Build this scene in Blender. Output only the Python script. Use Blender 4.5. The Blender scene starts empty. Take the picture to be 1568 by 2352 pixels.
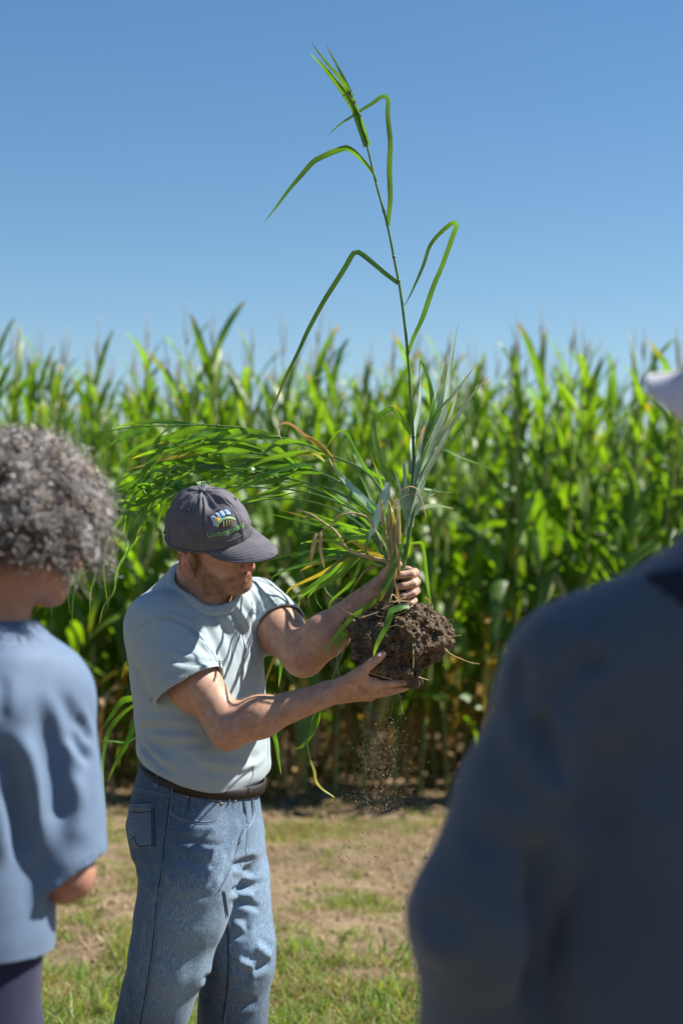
import bpy, math, random
import numpy as np
from mathutils import Vector, Matrix
from mathutils.bvhtree import BVHTree

random.seed(7)
rng = np.random.default_rng(7)
sc = bpy.context.scene
COL = sc.collection
R = math.radians

# ------------------------------------------------------------------ camera
CAM = np.array([0.0, 0.0, 1.55])
FPX = 3920.0                                    # focal length in units of 1/2352 of the picture height
PITCH = math.atan(114.0 / FPX)
cam_data = bpy.data.cameras.new('camera')
cam_data.sensor_fit = 'VERTICAL'
cam_data.sensor_height = 36.0
cam_data.sensor_width = 24.0
cam_data.lens = 60.0
cam_data.clip_start = 0.05
cam_data.clip_end = 3000
cam_data.dof.use_dof = True
cam_data.dof.focus_distance = 4.06
cam_data.dof.aperture_fstop = 2.5
cam_data.dof.aperture_blades = 9
cam = bpy.data.objects.new('camera', cam_data)
COL.objects.link(cam)
cam.location = CAM
cam.rotation_euler = (math.pi / 2 + PITCH, 0, 0)
sc.camera = cam
sc.render.resolution_x, sc.render.resolution_y = 682, 1024

# ------------------------------------------------------------------ daylight
SUN = Vector((0.650, 0.10, 0.752)).normalized()      # towards the sun: right, a little behind the subject, high
w = bpy.data.worlds.new('World')
sc.world = w
w.use_nodes = True
wn = w.node_tree.nodes
bg = wn['Background']
sky = wn.new('ShaderNodeTexSky')
sky.sky_type = 'NISHITA'
sky.sun_disc = False
sky.sun_elevation = math.asin(SUN.z)
sky.sun_rotation = math.atan2(SUN.x, SUN.y)
sky.altitude = 0
sky.air_density = 1.0
sky.dust_density = 0.0
sky.ozone_density = 2.0
hs = wn.new('ShaderNodeHueSaturation')                 # clear, dry late-summer sky: richer blue all over
hs.inputs['Saturation'].default_value = 1.22
w.node_tree.links.new(sky.outputs[0], hs.inputs['Color'])
w.node_tree.links.new(hs.outputs[0], bg.inputs[0])
bg.inputs[1].default_value = 0.056
sl = bpy.data.lights.new('sun', 'SUN')
sl.energy = 5.0
sl.angle = R(0.53)
sl.color = (1.0, 0.95, 0.87)
so = bpy.data.objects.new('sun', sl)
COL.objects.link(so)
so.rotation_euler = SUN.to_track_quat('Z', 'Y').to_euler()
so.location = (6, 2, 9)
vs = sc.view_settings
vs.view_transform = 'Standard'
vs.look = 'None'
vs.gamma = 1
vs.use_curve_mapping = False
vs.exposure = 1.12
sc.cycles.use_denoising = True
sc.cycles.max_bounces = 8
sc.cycles.transparent_max_bounces = 8
sc.cycles.caustics_reflective = False
sc.cycles.caustics_refractive = False

# ------------------------------------------------------------------ helpers
def P(u, v, Y):
    """World point seen at (u, v) of the 1568 x 2352 picture grid, at the distance Y in front of the camera."""
    a = (u - 784.0) / FPX
    b = (1176.0 - v) / FPX
    c, s = math.cos(PITCH), math.sin(PITCH)
    d = np.array([a, c - s * b, s + c * b])
    return CAM + d * (Y / d[1])

def PS(pts):
    return np.array([P(*p) for p in pts])

def tag(o, label=None, cat=None, group=None, kind=None):
    if label: o['label'] = label
    if cat: o['category'] = cat
    if group: o['group'] = group
    if kind: o['kind'] = kind
    return o

def empty(name, loc, label=None, cat=None, group=None):
    o = bpy.data.objects.new(name, None)
    o.empty_display_size = 0.1
    COL.objects.link(o)
    o.location = loc
    return tag(o, label, cat, group)

def adopt(o, parent):
    o.parent = parent
    m = Matrix.Translation(-Vector(parent.location)) if parent.type == 'EMPTY' else Matrix.Identity(4)
    o.matrix_parent_inverse = m

def me_from(name, V, F, mat=None, smooth=True, col=None):
    V = np.asarray(V, dtype=np.float32)
    me = bpy.data.meshes.new(name)
    if isinstance(F, np.ndarray):
        n, k = F.shape
        me.vertices.add(len(V))
        me.vertices.foreach_set('co', V.ravel())
        me.loops.add(n * k)
        me.loops.foreach_set('vertex_index', F.astype(np.int32).ravel())
        me.polygons.add(n)
        me.polygons.foreach_set('loop_start', np.arange(0, n * k, k, dtype=np.int32))
        me.polygons.foreach_set('loop_total', np.full(n, k, dtype=np.int32))
        me.update(calc_edges=True)
        me.validate()
    else:
        me.from_pydata(V.tolist(), [], F)
        me.update()
    if smooth:
        me.polygons.foreach_set('use_smooth', np.ones(len(me.polygons), dtype=bool))
    if mat:
        me.materials.append(mat)
    if col is not None:
        a = me.color_attributes.new('Col', 'FLOAT_COLOR', 'POINT')
        c = np.ones((len(V), 4), dtype=np.float32)
        c[:, :3] = col
        a.data.foreach_set('color', c.ravel())
    return me

def add(name, V, F, mat=None, parent=None, smooth=True, col=None):
    o = bpy.data.objects.new(name, me_from(name, V, F, mat, smooth, col))
    COL.objects.link(o)
    if parent is not None:
        adopt(o, parent)
    return o

class Bag:
    """Collects several shapes for one mesh."""
    def __init__(self):
        self.V, self.F, self.n, self.C = [], [], 0, []
    def put(self, V, F, c=None):
        V = np.asarray(V, float)
        self.V.append(V)
        self.F += [[i + self.n for i in f] for f in F]
        self.n += len(V)
        if c is not None:
            self.C.append(np.tile(np.asarray(c, float), (len(V), 1)) if np.ndim(c) == 1 else c)
    def make(self, name, mat, parent=None, smooth=True):
        return add(name, np.vstack(self.V), self.F, mat, parent, smooth, np.vstack(self.C) if self.C else None)

def catmull(pts, n):
    p = np.asarray(pts, float)
    if len(p) == 2:
        t = np.linspace(0, 1, n)[:, None]
        return p[0] * (1 - t) + p[1] * t
    seg = np.linalg.norm(np.diff(p, axis=0), axis=1)
    kn = np.concatenate([[0], np.cumsum(seg)])
    q = np.vstack([2 * p[0] - p[1], p, 2 * p[-1] - p[-2]])
    out = []
    for s in np.linspace(0, kn[-1], n):
        i = min(int(np.searchsorted(kn, s, 'right')) - 1, len(p) - 2)
        t = (s - kn[i]) / max(seg[i], 1e-9)
        a, b, c, d = q[i], q[i + 1], q[i + 2], q[i + 3]
        out.append(0.5 * (2 * b + (c - a) * t + (2 * a - 5 * b + 4 * c - d) * t * t + (3 * b - a - 3 * c + d) * t ** 3))
    return np.array(out)

def unit(a):
    return a / np.maximum(np.linalg.norm(a, axis=-1, keepdims=True), 1e-9)

def tube(pts, rad, sides=6, caps=True):
    p = np.asarray(pts, float)
    n = len(p)
    r = np.interp(np.linspace(0, 1, n), np.linspace(0, 1, len(rad)), rad) if np.ndim(rad) else np.full(n, rad)
    t = unit(np.gradient(p, axis=0))
    ref = np.array([0.0, 0.0, 1.0]) if abs(t[0][2]) < 0.9 else np.array([1.0, 0, 0])
    u = unit(np.cross(t[0], ref))
    V = []
    for i in range(n):
        u = unit(u - t[i] * np.dot(u, t[i]))
        b = np.cross(t[i], u)
        for k in range(sides):
            a = 2 * math.pi * k / sides
            V.append(p[i] + r[i] * (math.cos(a) * u + math.sin(a) * b))
    F = []
    for i in range(n - 1):
        for k in range(sides):
            k2 = (k + 1) % sides
            F.append([i * sides + k, i * sides + k2, (i + 1) * sides + k2, (i + 1) * sides + k])
    if caps:
        F.append(list(range(sides))[::-1])
        F.append([(n - 1) * sides + k for k in range(sides)])
    return np.array(V), F

VIEW = np.array([0.0, -1.0, 0.0])
def leaf_tint(n, seed, mid=1.3, tips=True):
    """Colour along a ribbon: paler midrib, uneven blade, some tips turning yellow or brown."""
    r = random.Random(seed * 31 + 5)
    c = np.ones((n, 3, 3))
    s = np.linspace(0, 1, n)
    c *= (1 + .14 * np.sin(s * r.uniform(5, 14) + r.uniform(0, 6)) + .08 * np.sin(s * r.uniform(18, 40)))[:, None, None]
    c[:, 1] *= mid
    if tips and r.random() < .55:
        k = np.clip((s - r.uniform(.72, .9)) / .14, 0, 1)[:, None, None]
        c *= 1 + k * (np.array(r.choice([[2.6, 1.25, .9], [1.9, 1.35, .8], [3.0, 1.0, 1.0]])) - 1)
    return c.reshape(-1, 3)

def ribbon(pts, width, n=14, roll=(0.0, 0.0), fold=0.25, base=0.6, tip=1.0, wav=0.0, face=VIEW, seed=0):
    """A grass or corn leaf: three points across, a keel along the middle."""
    p = catmull(pts, n)
    t = unit(np.gradient(p, axis=0))
    s = np.linspace(0, 1, n)
    w = width * np.minimum(1, base + (1 - base) * np.minimum(s / 0.25, 1)) * np.power(np.clip(1 - s ** 2.2, 0, 1), 0.8 * tip)
    w = np.maximum(w, width * 0.02)
    side = unit(np.cross(t, face))
    nor = unit(np.cross(side, t))
    ang = roll[0] + (roll[1] - roll[0]) * s
    sd = side * np.cos(ang)[:, None] + nor * np.sin(ang)[:, None]
    nr = unit(np.cross(sd, t))
    ph = seed * 1.7
    e1 = wav * width * np.sin(s * 19 + ph)
    e2 = wav * width * np.sin(s * 23 + 1.3 + ph)
    L = p + sd * (w * .5)[:, None] + nr * (w * fold * .5 + e1)[:, None]
    Rr = p - sd * (w * .5)[:, None] + nr * (w * fold * .5 + e2)[:, None]
    V = np.stack([L, p, Rr], 1).reshape(-1, 3)
    F = []
    for i in range(n - 1):
        a = i * 3
        F += [[a, a + 1, a + 4, a + 3], [a + 1, a + 2, a + 5, a + 4]]
    return V, F

# value noise on numpy arrays
_tab = rng.random((32, 32, 32)).astype(np.float32) * 2 - 1
def vnoise(x, y, z):
    xi, yi, zi = np.floor(x), np.floor(y), np.floor(z)
    fx, fy, fz = x - xi, y - yi, z - zi
    fx = fx * fx * (3 - 2 * fx); fy = fy * fy * (3 - 2 * fy); fz = fz * fz * (3 - 2 * fz)
    xi = xi.astype(np.int32); yi = yi.astype(np.int32); zi = zi.astype(np.int32)
    g = lambda a, b, c: _tab[(xi + a) & 31, (yi + b) & 31, (zi + c) & 31]
    l = lambda a, b, t: a + (b - a) * t
    return l(l(l(g(0, 0, 0), g(1, 0, 0), fx), l(g(0, 1, 0), g(1, 1, 0), fx), fy),
             l(l(g(0, 0, 1), g(1, 0, 1), fx), l(g(0, 1, 1), g(1, 1, 1), fx), fy), fz)

# ------------------------------------------------------------------ implicit bodies -> one continuous mesh
class SDF:
    def __init__(self, lo, hi, h):
        self.lo = np.array(lo, float); self.h = h
        n = np.ceil((np.array(hi) - self.lo) / h).astype(int) + 1
        self.ax = [(self.lo[i] + h * np.arange(n[i])).astype(np.float32) for i in range(3)]
        self.d = np.full(n, 0.3, dtype=np.float32)
    def slab(self, lo, hi):
        sl = []
        for i in range(3):
            a = max(0, int((lo[i] - self.lo[i]) / self.h) - 1)
            b = min(len(self.ax[i]), int((hi[i] - self.lo[i]) / self.h) + 3)
            sl.append(slice(a, max(b, a)))
        return tuple(sl), self.ax[0][sl[0]][:, None, None], self.ax[1][sl[1]][None, :, None], self.ax[2][sl[2]][None, None, :]
    def put(self, fn, lo, hi, k=0.02, mode='add'):
        m = k + 0.02
        sl, x, y, z = self.slab(np.array(lo) - m, np.array(hi) + m)
        a = self.d[sl]
        if a.size == 0:
            return
        e = fn(x, y, z).astype(np.float32)
        if mode == 'add':
            if k > 1e-6:
                t = np.clip(.5 + .5 * (a - e) / k, 0, 1)
                self.d[sl] = a + (e - a) * t - k * t * (1 - t)
            else:
                self.d[sl] = np.minimum(a, e)
        else:
            e = -e
            if k > 1e-6:
                t = np.clip(.5 - .5 * (a - e) / k, 0, 1)
                self.d[sl] = a + (e - a) * t + k * t * (1 - t)
            else:
                self.d[sl] = np.maximum(a, e)
    def cone(self, a, b, ra, rb, k=0.02, mode='add'):
        a = np.array(a, float); b = np.array(b, float)
        ab = b - a; L2 = max(float(ab @ ab), 1e-9)
        def fn(x, y, z):
            t = np.clip(((x - a[0]) * ab[0] + (y - a[1]) * ab[1] + (z - a[2]) * ab[2]) / L2, 0, 1)
            return np.sqrt((x - a[0] - t * ab[0]) ** 2 + (y - a[1] - t * ab[1]) ** 2 + (z - a[2] - t * ab[2]) ** 2) - (ra + (rb - ra) * t)
        r = max(ra, rb)
        self.put(fn, np.minimum(a, b) - r, np.maximum(a, b) + r, k, mode)
    def chain(self, pts, rs, k=0.02):
        for i in range(len(pts) - 1):
            self.cone(pts[i], pts[i + 1], rs[i], rs[i + 1], k)
    def ball(self, c, r, axes=None, k=0.02, mode='add'):
        c = np.array(c, float); r = np.array(r if np.ndim(r) else [r] * 3, float)
        A = np.eye(3) if axes is None else np.array(axes, float)
        def fn(x, y, z):
            q = [(x - c[0]) * A[i][0] + (y - c[1]) * A[i][1] + (z - c[2]) * A[i][2] for i in range(3)]
            k0 = np.sqrt(sum((q[i] / r[i]) ** 2 for i in range(3)))
            k1 = np.sqrt(sum((q[i] / r[i] ** 2) ** 2 for i in range(3))) + 1e-6
            return k0 * (k0 - 1) / k1
        m = r.max()
        self.put(fn, c - m, c + m, k, mode)
    def loft(self, lv, k=0.02, pw=2.0):
        """lv: rows (z, cx, cy, half width, half depth, yaw) from low to high; flat ends."""
        lv = np.array(sorted(lv, key=lambda q: q[0]), float)
        zz = np.linspace(lv[0, 0], lv[-1, 0], 200)
        tabl = np.array([np.interp(zz, lv[:, 0], lv[:, j]) for j in range(6)])
        ker = np.hanning(13); ker /= ker.sum()
        for j in range(1, 6):
            q = np.pad(tabl[j], 6, mode='edge'); tabl[j] = np.convolve(q, ker, 'valid')
        def fn(x, y, z):
            cx, cy, a, b, yw = [np.interp(z, zz, tabl[j]) for j in range(1, 6)]
            c, s = np.cos(yw), np.sin(yw)
            # forward = (cos, -sin), right hand = (-sin, -cos)
            f = (x - cx) * c - (y - cy) * s
            r = -(x - cx) * s - (y - cy) * c
            q = np.power(np.abs(r / a) ** pw + np.abs(f / b) ** pw, 1 / pw)
            d = (q - 1) * np.minimum(a, b)
            e = np.maximum(lv[0, 0] - z, z - lv[-1, 0])
            return np.maximum(d, e)
        m = max(lv[:, 3].max(), lv[:, 4].max())
        lo = [lv[:, 1].min() - m, lv[:, 2].min() - m, lv[0, 0]]
        hi = [lv[:, 1].max() + m, lv[:, 2].max() + m, lv[-1, 0]]
        self.put(fn, lo, hi, k)
    def shift(self, fn, lo, hi):
        sl, x, y, z = self.slab(lo, hi)
        self.d[sl] += fn(x, y, z).astype(np.float32)
    def mesh(self):
        d = self.d; h = self.h
        n = d.shape
        s = (d < 0)
        tot = np.zeros((n[0] - 1, n[1] - 1, n[2] - 1), dtype=np.int8)
        cor = [(i, j, k) for i in (0, 1) for j in (0, 1) for k in (0, 1)]
        for i, j, k in cor:
            tot += s[i:n[0] - 1 + i, j:n[1] - 1 + j, k:n[2] - 1 + k]
        act = np.argwhere((tot > 0) & (tot < 8))
        vals = np.stack([d[act[:, 0] + i, act[:, 1] + j, act[:, 2] + k] for i, j, k in cor], 1)
        acc = np.zeros((len(act), 3)); cnt = np.zeros(len(act))
        for a in range(8):
            for b in range(a + 1, 8):
                ca, cb = np.array(cor[a]), np.array(cor[b])
                if np.abs(ca - cb).sum() != 1: continue
                va, vb = vals[:, a], vals[:, b]
                m = (va < 0) != (vb < 0)
                t = np.where(m, va / np.where(m, va - vb, 1), 0)
                acc += np.where(m[:, None], ca + (cb - ca) * t[:, None], 0); cnt += m
        V = self.lo + (act + acc / cnt[:, None]) * h
        idx = np.full(tot.shape, -1, dtype=np.int32)
        idx[act[:, 0], act[:, 1], act[:, 2]] = np.arange(len(act))
        Fs = []
        for ax in range(3):
            s0 = [slice(1, -1)] * 3; s1 = [slice(1, -1)] * 3
            s0[ax] = slice(0, n[ax] - 1); s1[ax] = slice(1, n[ax])
            a = s[tuple(s0)]; b = s[tuple(s1)]
            e = np.argwhere(a != b)
            fl = a[e[:, 0], e[:, 1], e[:, 2]]
            base = e.copy()
            o1, o2 = [(1, 2), (2, 0), (0, 1)][ax]
            base[:, o1] += 1; base[:, o2] += 1
            def cell(p, q):
                c = base.copy(); c[:, o1] -= p; c[:, o2] -= q
                return idx[c[:, 0], c[:, 1], c[:, 2]]
            q = np.stack([cell(1, 1), cell(0, 1), cell(0, 0), cell(1, 0)], 1)
            q = np.where(fl[:, None], q, q[:, ::-1])
            Fs.append(q)
        F = np.vstack(Fs)
        return V, F[(F >= 0).all(1)]

def vnormals(V, F):
    a = V[F[:, 2]] - V[F[:, 0]]; b = V[F[:, 3]] - V[F[:, 1]]
    fn = np.cross(a, b)
    N = np.zeros_like(V)
    for i in range(4):
        np.add.at(N, F[:, i], fn)
    return unit(N)

def relax(V, F, it=2, lam=0.5):
    for _ in range(it):
        S = np.zeros_like(V); C = np.zeros(len(V))
        for i in range(4):
            j = (i + 1) % 4
            np.add.at(S, F[:, i], V[F[:, j]]); np.add.at(S, F[:, j], V[F[:, i]])
            np.add.at(C, F[:, i], 1); np.add.at(C, F[:, j], 1)
        V = V + lam * (S / C[:, None] - V)
    return V

def bvh_of(V, F):
    return BVHTree.FromPolygons([Vector(v) for v in V.tolist()], F.tolist() if isinstance(F, np.ndarray) else F)

def cast(bvh, u, v):
    d = P(u, v, 4.0) - CAM
    loc, nor, i, t = bvh.ray_cast(Vector(CAM), Vector(d).normalized())
    if loc is None:
        loc, nor, i, t = bvh.find_nearest(Vector(P(u, v, 4.2)))
    if nor.dot(Vector(d)) > 0: nor = -nor
    return np.array(loc), np.array(nor)

def cast_line(bvh, pts, n=24, off=0.0):
    """A picture-plane polyline laid on a surface, lifted by off along the normal."""
    q = catmull([(a, b, 0) for a, b in pts], n)
    out, nn = [], []
    for a, b, _ in q:
        l, m = cast(bvh, a, b)
        out.append(l); nn.append(m)
    out, nn = np.array(out), np.array(nn)
    if n > 4:
        for _ in range(4):
            nn[1:-1] = .5 * nn[1:-1] + .25 * (nn[:-2] + nn[2:])
            out[1:-1] = .5 * out[1:-1] + .25 * (out[:-2] + out[2:])
        nn = unit(nn)
    return out + nn * off, nn

def fold(V, N, bvh, folds):
    """Cloth folds: ridges (amp > 0) or creases (amp < 0) along lines laid on the surface."""
    D = np.zeros(len(V))
    for pts, amp, wid in folds:
        L, _ = cast_line(bvh, pts, 20)
        lo, hi = L.min(0) - 3 * wid, L.max(0) + 3 * wid
        ids = np.where(((V > lo) & (V < hi)).all(1))[0]
        if len(ids) == 0: continue
        q = V[ids]
        best = np.full(len(ids), 1e9); bt = np.zeros(len(ids))
        for i in range(len(L) - 1):
            a, b = L[i], L[i + 1]
            ab = b - a
            t = np.clip((q - a) @ ab / max(ab @ ab, 1e-12), 0, 1)
            dd = np.linalg.norm(q - a - t[:, None] * ab, axis=1)
            m = dd < best
            best[m] = dd[m]; bt[m] = (i + t[m]) / (len(L) - 1)
        ends = np.clip(np.minimum(bt, 1 - bt) / 0.22, 0, 1)
        ends = ends * ends * (3 - 2 * ends)
        g = np.exp(-(best / wid) ** 2) - 0.38 * np.exp(-((best - 1.7 * wid) / wid) ** 2)
        D[ids] += amp * ends * g
    return V + N * D[:, None]

# ------------------------------------------------------------------ materials
class NT:
    def __init__(self, name):
        self.m = bpy.data.materials.new(name); self.m.use_nodes = True
        self.t = self.m.node_tree; self.n = self.t.nodes
        self.b = self.n['Principled BSDF']; self.out = self.n['Material Output']
    def new(self, typ, **kw):
        q = self.n.new(typ)
        for k, v in kw.items():
            if k in q.inputs: q.inputs[k].default_value = v
            else: setattr(q, k, v)
        return q
    def link(self, a, b): self.t.links.new(a, b)
    def coords(self, scale=(1, 1, 1), src='Object'):
        tc = self.new('ShaderNodeTexCoord'); mp = self.new('ShaderNodeMapping')
        mp.inputs['Scale'].default_value = scale
        self.link(tc.outputs[src], mp.inputs[0])
        return mp.outputs[0]
    def noise(self, vec, scale, detail=4, rough=.55, dist=0.0):
        q = self.new('ShaderNodeTexNoise'); q.inputs['Scale'].default_value = scale
        q.inputs['Detail'].default_value = detail; q.inputs['Roughness'].default_value = rough
        q.inputs['Distortion'].default_value = dist
        if vec is not None: self.link(vec, q.inputs['Vector'])
        return q.outputs['Fac']
    def ramp(self, fac, stops):
        q = self.new('ShaderNodeValToRGB')
        e = q.color_ramp.elements
        while len(e) < len(stops): e.new(0.5)
        for el, (p, c) in zip(e, stops):
            el.position = p; el.color = (*c, 1) if len(c) == 3 else c
        self.link(fac, q.inputs[0])
        return q.outputs[0]
    def mix(self, a, b, fac, mode='MIX'):
        q = self.new('ShaderNodeMix', data_type='RGBA', blend_type=mode)
        for s, v in ((q.inputs[6], a), (q.inputs[7], b), (q.inputs[0], fac)):
            if hasattr(v, 'links') or hasattr(v, 'is_linked'): self.link(v, s)
            elif np.ndim(v): s.default_value = (*v, 1) if len(v) == 3 else v
            else: s.default_value = v
        return q.outputs[2]
    def bump(self, h, strength=.3, dist=.002, prev=None):
        q = self.new('ShaderNodeBump'); q.inputs['Strength'].default_value = strength
        q.inputs['Distance'].default_value = dist
        self.link(h, q.inputs['Height'])
        if prev is not None: self.link(prev, q.inputs['Normal'])
        return q.outputs[0]
    def attr(self, name='Col'):
        return self.new('ShaderNodeAttribute', attribute_name=name).outputs[0]

def plain(name, c, rough=.6, spec=.5, metal=0.0, var=0.15, scale=60, bump=0.0):
    t = NT(name); vec = t.coords()
    f = t.noise(vec, scale)
    lo = tuple(x * (1 - var) for x in c); hi = tuple(min(1, x * (1 + var)) for x in c)
    t.link(t.ramp(f, [(.3, lo), (.7, hi)]), t.b.inputs['Base Color'])
    t.b.inputs['Roughness'].default_value = rough
    t.b.inputs['Specular IOR Level'].default_value = spec
    t.b.inputs['Metallic'].default_value = metal
    if bump: t.link(t.bump(f, bump, .002), t.b.inputs['Normal'])
    return t.m

def cloth(name, c, var=.1, weave=900, rough=.9, wrinkle=.25, streak=0.0, pale=None, sheen=.1, grain=.2):
    t = NT(name); vec = t.coords()
    big = t.noise(vec, 5, 5)
    lo = tuple(x * (1 - var) for x in c); hi = tuple(min(1, x * (1 + var)) for x in c)
    colr = t.ramp(big, [(.3, lo), (.7, hi)])
    fine = t.noise(vec, weave, 2)
    if streak:
        sv = t.coords((900, 900, 40))
        st = t.noise(sv, 1, 2)
        colr = t.mix(colr, pale, t.ramp(st, [(.45, (0, 0, 0)), (.75, (streak,) * 3)]))
        sh = t.coords((60, 60, 700))
        colr = t.mix(colr, tuple(x * .55 for x in c), t.ramp(t.noise(sh, 1, 2), [(.5, (0, 0, 0)), (.8, (streak * .8,) * 3)]))
    colr = t.mix(colr, t.ramp(fine, [(.3, (1 - grain,) * 3), (.7, (1 + grain * .6,) * 3)]), 1.0, 'MULTIPLY')
    t.link(colr, t.b.inputs['Base Color'])
    t.b.inputs['Roughness'].default_value = rough
    t.b.inputs['Specular IOR Level'].default_value = .25
    t.b.inputs['Sheen Weight'].default_value = sheen
    wv = t.noise(t.coords((1, 1, .6)), 26, 3, .5, .6)
    b1 = t.bump(wv, wrinkle, .006)
    t.link(t.bump(fine, .25, .0012, b1), t.b.inputs['Normal'])
    return t, colr

def leafmat(name, c1, c2, trans, glossy=.35, rough=.38, attr=False, tw=.45, sc_=8.0, vein=0.0):
    """Thin leaf: diffuse + translucent + sheen of the waxy skin."""
    t = NT(name)
    vec = t.coords()
    f = t.noise(vec, sc_, 3)
    oi = t.new('ShaderNodeObjectInfo')
    mx = t.new('ShaderNodeMath', operation='MULTIPLY_ADD'); mx.inputs[1].default_value = .75
    t.link(oi.outputs['Random'], mx.inputs[0])
    sub = t.new('ShaderNodeMath', operation='MULTIPLY_ADD'); sub.inputs[1].default_value = .8; sub.inputs[2].default_value = -.28
    t.link(f, sub.inputs[0]); t.link(sub.outputs[0], mx.inputs[2])
    col = t.mix(c1, c2, mx.outputs[0])
    if attr:
        col = t.mix(col, t.attr(), 1.0, 'MULTIPLY')
    tr = t.mix(col, trans, 1.0, 'MULTIPLY')
    t.link(col, t.b.inputs['Base Color'])
    t.b.inputs['Roughness'].default_value = rough
    t.b.inputs['Specular IOR Level'].default_value = glossy
    tb = t.new('ShaderNodeBsdfTranslucent'); t.link(tr, tb.inputs[0])
    ms = t.new('ShaderNodeMixShader'); ms.inputs[0].default_value = tw
    t.link(t.b.outputs[0], ms.inputs[1]); t.link(tb.outputs[0], ms.inputs[2])
    t.link(ms.outputs[0], t.out.inputs[0])
    t.link(t.bump(t.noise(t.coords((1, 1, 1)), 140, 2), .15, .002), t.b.inputs['Normal'])
    return t.m
# ================================================================== SETTING
def field_edge(x):                       # where the corn begins (the edge runs slightly away to the left)
    return 11.2 - 0.03 * (x - 0.2)

# ground: one sheet to the horizon, finer near the camera
def ground_z(x, y):
    z = 0.030 * vnoise(x * 1.1, y * 1.1, x * 0 + 3.0) + 0.020 * vnoise(x * 4.1, y * 4.1, x * 0 + 9.0) + 0.011 * vnoise(x * 13, y * 13, x * 0 + 1.0)
    return z * np.clip(1 - (np.hypot(x, y - 8) - 9) / 8, 0, 1)

gx = np.concatenate([[-900, -300, -100, -40, -16], np.linspace(-7, 7, 281), [16, 40, 100, 300, 900]])
gy = np.concatenate([[-300, -100, -30, -8, 0, 2.5], np.linspace(4.2, 14, 197), [18, 26, 50, 120, 400, 1500]])
X, Y = np.meshgrid(gx, gy, indexing='ij')
GV = np.stack([X, Y, ground_z(X, Y)], -1).reshape(-1, 3)
ny = len(gy)
ii, jj = np.meshgrid(np.arange(len(gx) - 1), np.arange(ny - 1), indexing='ij')
a = (ii * ny + jj).ravel()
GF = np.stack([a, a + ny, a + ny + 1, a + 1], 1)
t = NT('dry_soil'); vec = t.coords()
n1 = t.noise(vec, 1.3, 6); n2 = t.noise(vec, 22, 6, .65); n3 = t.noise(vec, 120, 4, .7)
c = t.ramp(n1, [(.3, (.11, .080, .050)), (.5, (.22, .168, .108)), (.75, (.33, .26, .175))])
c = t.mix(c, t.ramp(n2, [(.3, (.62, .6, .56)), (.62, (1.08, 1.05, 1.0)), (.8, (1.25, 1.2, 1.1))]), 1.0, 'MULTIPLY')
c = t.mix(c, t.ramp(n3, [(.3, (.7, .7, .68)), (.65, (1.1, 1.1, 1.1))]), 1.0, 'MULTIPLY')
t.link(c, t.b.inputs['Base Color']); t.b.inputs['Roughness'].default_value = .95
t.b.inputs['Specular IOR Level'].default_value = .15
t.link(t.bump(n2, .7, .02, t.bump(n3, .6, .006)), t.b.inputs['Normal'])
tag(add('ground', GV, GF, t.m), kind='structure')

# ---------------------------------------------------------------- grass, straw and leaf litter
def blades(n, x, y, h, w, lean, colr, name, mat, flat=False):
    az = rng.random(n) * 2 * math.pi
    z0 = ground_z(x, y) - .004
    la = rng.random(n) * 2 * math.pi
    ln = lean * (.3 + .9 * rng.random(n)) * h
    b = np.stack([x, y, z0], 1)
    sd = np.stack([np.cos(az), np.sin(az), np.zeros(n)], 1) * (w / 2)[:, None]
    dr = np.stack([np.cos(la), np.sin(la), np.zeros(n)], 1)
    up = np.array([0, 0, 1.0])
    if flat:
        mid = b + dr * (h * .5)[:, None] + up * (.012 + .02 * rng.random(n))[:, None]
        tip = b + dr * h[:, None] + up * (.004 + .025 * rng.random(n))[:, None]
        sd = np.stack([-dr[:, 1], dr[:, 0], .5 * (rng.random(n) - .5)], 1) * (w / 2)[:, None]
    else:
        mid = b + dr * (ln * .35)[:, None] + up * (h * .6)[:, None]
        tip = b + dr * ln[:, None] + up * (h * (1 - .35 * lean * rng.random(n)))[:, None]
    V = np.stack([b - sd, b + sd, mid - sd * .8, mid + sd * .8, tip - sd * .12, tip + sd * .12], 1).reshape(-1, 3)
    k = np.arange(n)[:, None] * 6
    F = np.concatenate([k + [0, 1, 3, 2], k + [2, 3, 5, 4]])
    C = np.repeat(colr, 6, axis=0)
    return tag(add(name, V, F, mat, None, False, C), kind='stuff')

def blademat(name, tw, rough=.5):
    t = NT(name); c = t.attr()
    t.link(c, t.b.inputs['Base Color']); t.b.inputs['Roughness'].default_value = rough
    t.b.inputs['Specular IOR Level'].default_value = .3
    tb = t.new('ShaderNodeBsdfTranslucent'); t.link(t.mix(c, (1.7, 1.7, .7), 1.0, 'MULTIPLY'), tb.inputs[0])
    ms = t.new('ShaderNodeMixShader'); ms.inputs[0].default_value = tw
    t.link(t.b.outputs[0], ms.inputs[1]); t.link(tb.outputs[0], ms.inputs[2]); t.link(ms.outputs[0], t.out.inputs[0])
    return t.m
M_GRASS = blademat('grass_blade', .4)
M_STRAW = blademat('dry_straw', .2, .7)

def spread(n, x0, x1, y0, y1):
    return x0 + (x1 - x0) * rng.random(n), y0 + (y1 - y0) * rng.random(n)

def clump(x, y, s):
    return vnoise(x * s, y * s, np.full_like(x, 5.3))

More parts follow.
